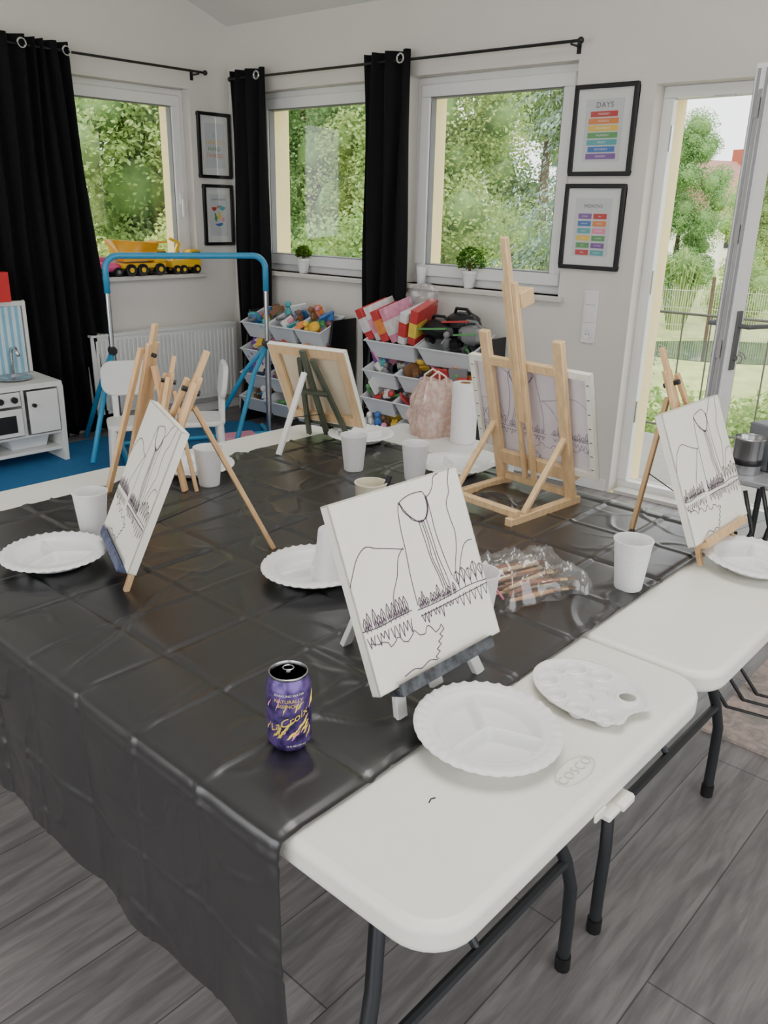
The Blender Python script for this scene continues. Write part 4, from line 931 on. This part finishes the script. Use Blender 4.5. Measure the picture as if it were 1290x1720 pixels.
def tree(x,y,kind,sc,label):
    mw=T_((x,y,GZ))@RZ(random.uniform(0,6))@MX.Scale(sc,4)
    if kind in tc:return dup(tc[kind],mw,label)
    r=thing({'bush':'bush','leafy':'leafy_tree','tall':'broad_tree','spruce':'spruce_tree'}[kind],label,'bush' if kind=='bush' else 'tree',mw,'garden trees and bushes')
    mb=MB()
    if kind=='bush':
        for i in range(18):
            a=i*2.4;q=random.uniform(0,1.0);blob(mb,(q*cos(a),q*sin(a),random.uniform(.35,1.7)),random.uniform(.35,.6),1500,.062)
        mm=[L_y,L_c]
    elif kind in('leafy','tall'):
        hh=5.2 if kind=='leafy' else 7
        for i in range(60):
            a=i*2.4;t=random.random();q=random.uniform(.2,1.8)*(1-.75*abs(t-.35));blob(mb,(q*cos(a),q*sin(a),.9+t*(hh-1)),random.uniform(.3,.62),800,.075)
        mm=[L_g if kind=='tall' else L_y,L_c]
    else:
        U=random.uniform
        for k in range(34):
            z0=.3+k*.23;rr=1.9*(1-k/36)*U(.85,1.1)
            for j in range(max(5,int(rr*10))):
                a=U(0,6.28);mb.mi=0;dr=U(.2,.45);zj=z0+U(-.1,.1);rj=rr*U(.75,1.1);nt=int(70*rj/1.9)+12
                for t in range(nt):
                    q=rj*((t+2)/(nt+2));aa=a+U(-.10,.10)/(q+.3);ca,sa=cos(aa),sin(aa);z=zj-dr*rj*(q/max(rj,.1))**1.4-U(0,.13)*q
                    ex,ey,ez=(ca+U(-1,1))*.05,(sa+U(-1,1))*.05,U(-1.6,.1)*.055
                    px,py=q*ca,q*sa
                    b=len(mb.v);mb.v+=[(px,py,z),(px+ex*.5-ey*.22,py+ey*.5+ex*.22,z+ez*.5),(px+ex,py+ey,z+ez),(px+ex*.5+ey*.22,py+ey*.5-ex*.22,z+ez*.5)];mb.f.append((b,b+1,b+2,b+3));mb.m.append(0)
        mm=[L_s]
    mb.build('foliage',mm,r,norm=False,sharp=180)
    hh={'bush':.8,'leafy':3,'tall':4,'spruce':7.5}[kind]
    MB().tube([(0,0,0),(.05,.03,hh*.5),(0,0,hh)],[.14,.1,.03] if kind!='bush' else [.05,.04,.02],8).build('trunk',M_bark,r)
    tc[kind]=r;return r
tl=[(-3.9,9.2,'bush',1.0,'yellow green bush just outside the toy truck window'),(-6.2,9.4,'bush',1.1,'yellow green bush at the left edge of the truck window'),(-2.1,10.6,'bush',1.0,'bright bush seen low through the narrower window'),(-.4,9.2,'bush',.95,'bright bush behind the narrower window centre'),(1.3,8.4,'bush',.7,'low bright bush behind the plant on the wider sill'),
(-7.4,13.2,'leafy',1.05,'leafy tree behind the bushes at the far left'),(-3.8,13.2,'leafy',1.1,'leafy tree filling the toy truck window'),(-1.2,14.6,'tall',.9,'mid green tree behind the corner curtain'),(.4,12.4,'leafy',.85,'yellow green tree in the left half of the wider window'),
(2.2,10.6,'spruce',.88,'blue green spruce in the right half of the wider window'),(6.75,20.6,'tall',.60,'round pale tree seen through the balcony door, the nearest there'),(10.9,25.8,'leafy',.72,'second pale tree through the balcony door, right of the round one'),(19.0,35,'tall',.75,'distant tree beyond the open door leaf'),(7.3,18.0,'bush',.62,'low bush directly beyond the garden fence at its left part'),(9.6,18.6,'bush',.8,'round bush beyond the garden fence behind the door leaf'),(11.9,21.5,'bush',1.0,'bush beyond the fence at the right edge of the photo'),(-8.9,17.8,'tall',1.3,'large tree far left behind the garden'),(3.0,17.5,'tall',1.1,'large tree far behind the spruce'),(-1.9,19.6,'tall',1.3,'large tree far behind the narrower window')]
for t in tl:tree(*t)
A=V((4.2,15.6,GZ));Bp=V((11.5,12.9,GZ));dv=Bp-A
r=thing('garden_fence','pale wire and reed garden fence across the lawn beyond the balcony','fence',T_(A)@RZ(math.atan2(dv.y,dv.x)));Lf=dv.length
mb=MB()
for i in range(200):
    x=Lf*i/200;mb.box(x,x+.009,-.005,.005,.02,.92+random.uniform(-.06,.06))
for zz in(.25,.55,.85):mb.box(0,Lf,-.006,.006,zz,zz+.009)
mb.build('reed_screen',mat('reed',(186,182,158),.9,ns=8,na=.2),r)
for i in range(6):MB().tube([(Lf*i/5,0,0),(Lf*i/5,0,1.1)],.03,8).build('post',M_bark,r)
pp=atz(1195,590,GZ+.01);o=MB().prism([(2.2*cos(a)*(1+.1*sin(3*a)),1.2*sin(a)) for a in [i*pi/16 for i in range(32)]],0,.01).build('pond',mat('pond_water',(64,78,72),.05,ns=3,na=.2,bs=8,bd=.05,spec=.9));o.matrix_world=T_((pp.x+.6,pp.y,GZ+.002));tag(o,'small garden pond on the lawn before the fence','pond')
r=thing('ornamental_grass','rounded clump of tall pale ornamental grass beyond the fence','grass clump',T_((5.6,16.6,GZ)))
mb=MB()
for i in range(1100):
    a=random.uniform(0,6.28);q=random.uniform(0,.7);h=random.uniform(1.1,1.7);p=V((.15*cos(a),.15*sin(a),0));m1=V((q*.6*cos(a),q*.6*sin(a),h*.8));e=V((q*cos(a),q*sin(a),h*(.95-.3*q)));s_=V((-sin(a),cos(a),0))*.014
    mb.add([p-s_,p+s_,m1+s_,m1-s_,e],[(0,1,2,3),(3,2,4)])
mb.build('blades',L_g,r,norm=False)
mb=MB()
for i in range(260):
    x=random.uniform(-1.0,1.0);y=random.uniform(-.6,.6);blob(mb,(x,y,random.uniform(.1,.45)),.12,22,.07,core=False)
o=mb.build('low_shrub',L_y,norm=False);o.matrix_world=T_((3.3,7.4,GZ));tag(o,'low leafy shrubs on the lawn just below the balcony railing','shrub')
def house(x,y,w,d,h,rc,label):
    r=thing('house',label,'house',T_((x,y,GZ))@RZ(.5))
    B(-w/2,w/2,-d/2,d/2,0,h).build('walls',pm('house_wall',(225,222,215),rough=.9),r)
    mb=MB();mb.add([(-w/2-.4,-d/2-.5,h-.1),(w/2+.4,-d/2-.5,h-.1),(w/2+.4,d/2+.5,h-.1),(-w/2-.4,d/2+.5,h-.1),(-w/2-.4,0,h+d*.4),(w/2+.4,0,h+d*.4)],[(0,1,5,4),(2,3,4,5),(0,4,3),(1,2,5),(0,3,2,1)]);mb.build('roof',pm('roof_'+str(rc[0]),rc,rough=.8),r)
    for k in range(3):B(-w/2+w*(k+.5)/3-.5,-w/2+w*(k+.5)/3+.5,-d/2-.05,-d/2+.02,h*.35,h*.7).build('window',M_leg,r)
    B(w*.2,w*.2+.6,-.3,.3,h+d*.2,h+d*.5).build('chimney',pm('brick',(150,80,60),rough=.9),r)
house(21,43,7,6,2.6,(130,120,118),'far white house with grey roof behind the open door leaf')
house(32,62,10,8,3.0,(160,95,75),'far white house with red tiled roof at the right edge')
house(14.6,40,4.6,5,2.4,(150,110,98),'small far white house with dull red roof between the garden trees')
# ---------------- light ----------------
w=bpy.data.worlds.new('sky');SC.world=w;w.use_nodes=True;N=w.node_tree.nodes;L=w.node_tree.links
bg=N['Background'];tcn=N.new('ShaderNodeTexCoord');sp=N.new('ShaderNodeSeparateXYZ');L.new(tcn.outputs['Generated'],sp.inputs[0])
cr=N.new('ShaderNodeValToRGB');cr.color_ramp.elements[0].position=.0;cr.color_ramp.elements[0].color=(.84,.85,.86,1);cr.color_ramp.elements[1].position=.6;cr.color_ramp.elements[1].color=(.92,.95,1,1)
L.new(sp.outputs[2],cr.inputs[0]);L.new(cr.outputs[0],bg.inputs[0]);bg.inputs[1].default_value=3.5
def light(n,k,e,mw,**kw):
    l=bpy.data.lights.new(n,k);l.energy=e
    for a,b in kw.items():setattr(l,a,b)
    o=bpy.data.objects.new(n,l);C.objects.link(o);o.matrix_world=mw;return o
light('sun','SUN',3.8,RZ(R(-25))@RX(R(42)),angle=R(12),color=(1,.96,.88))
light('added_fill','AREA',50,T_((.3,1.2,3.3)),shape='RECTANGLE',size=1.6,size_y=1.6,color=(1,.97,.92))  # added area light that fills the interior, not a fixture of the room
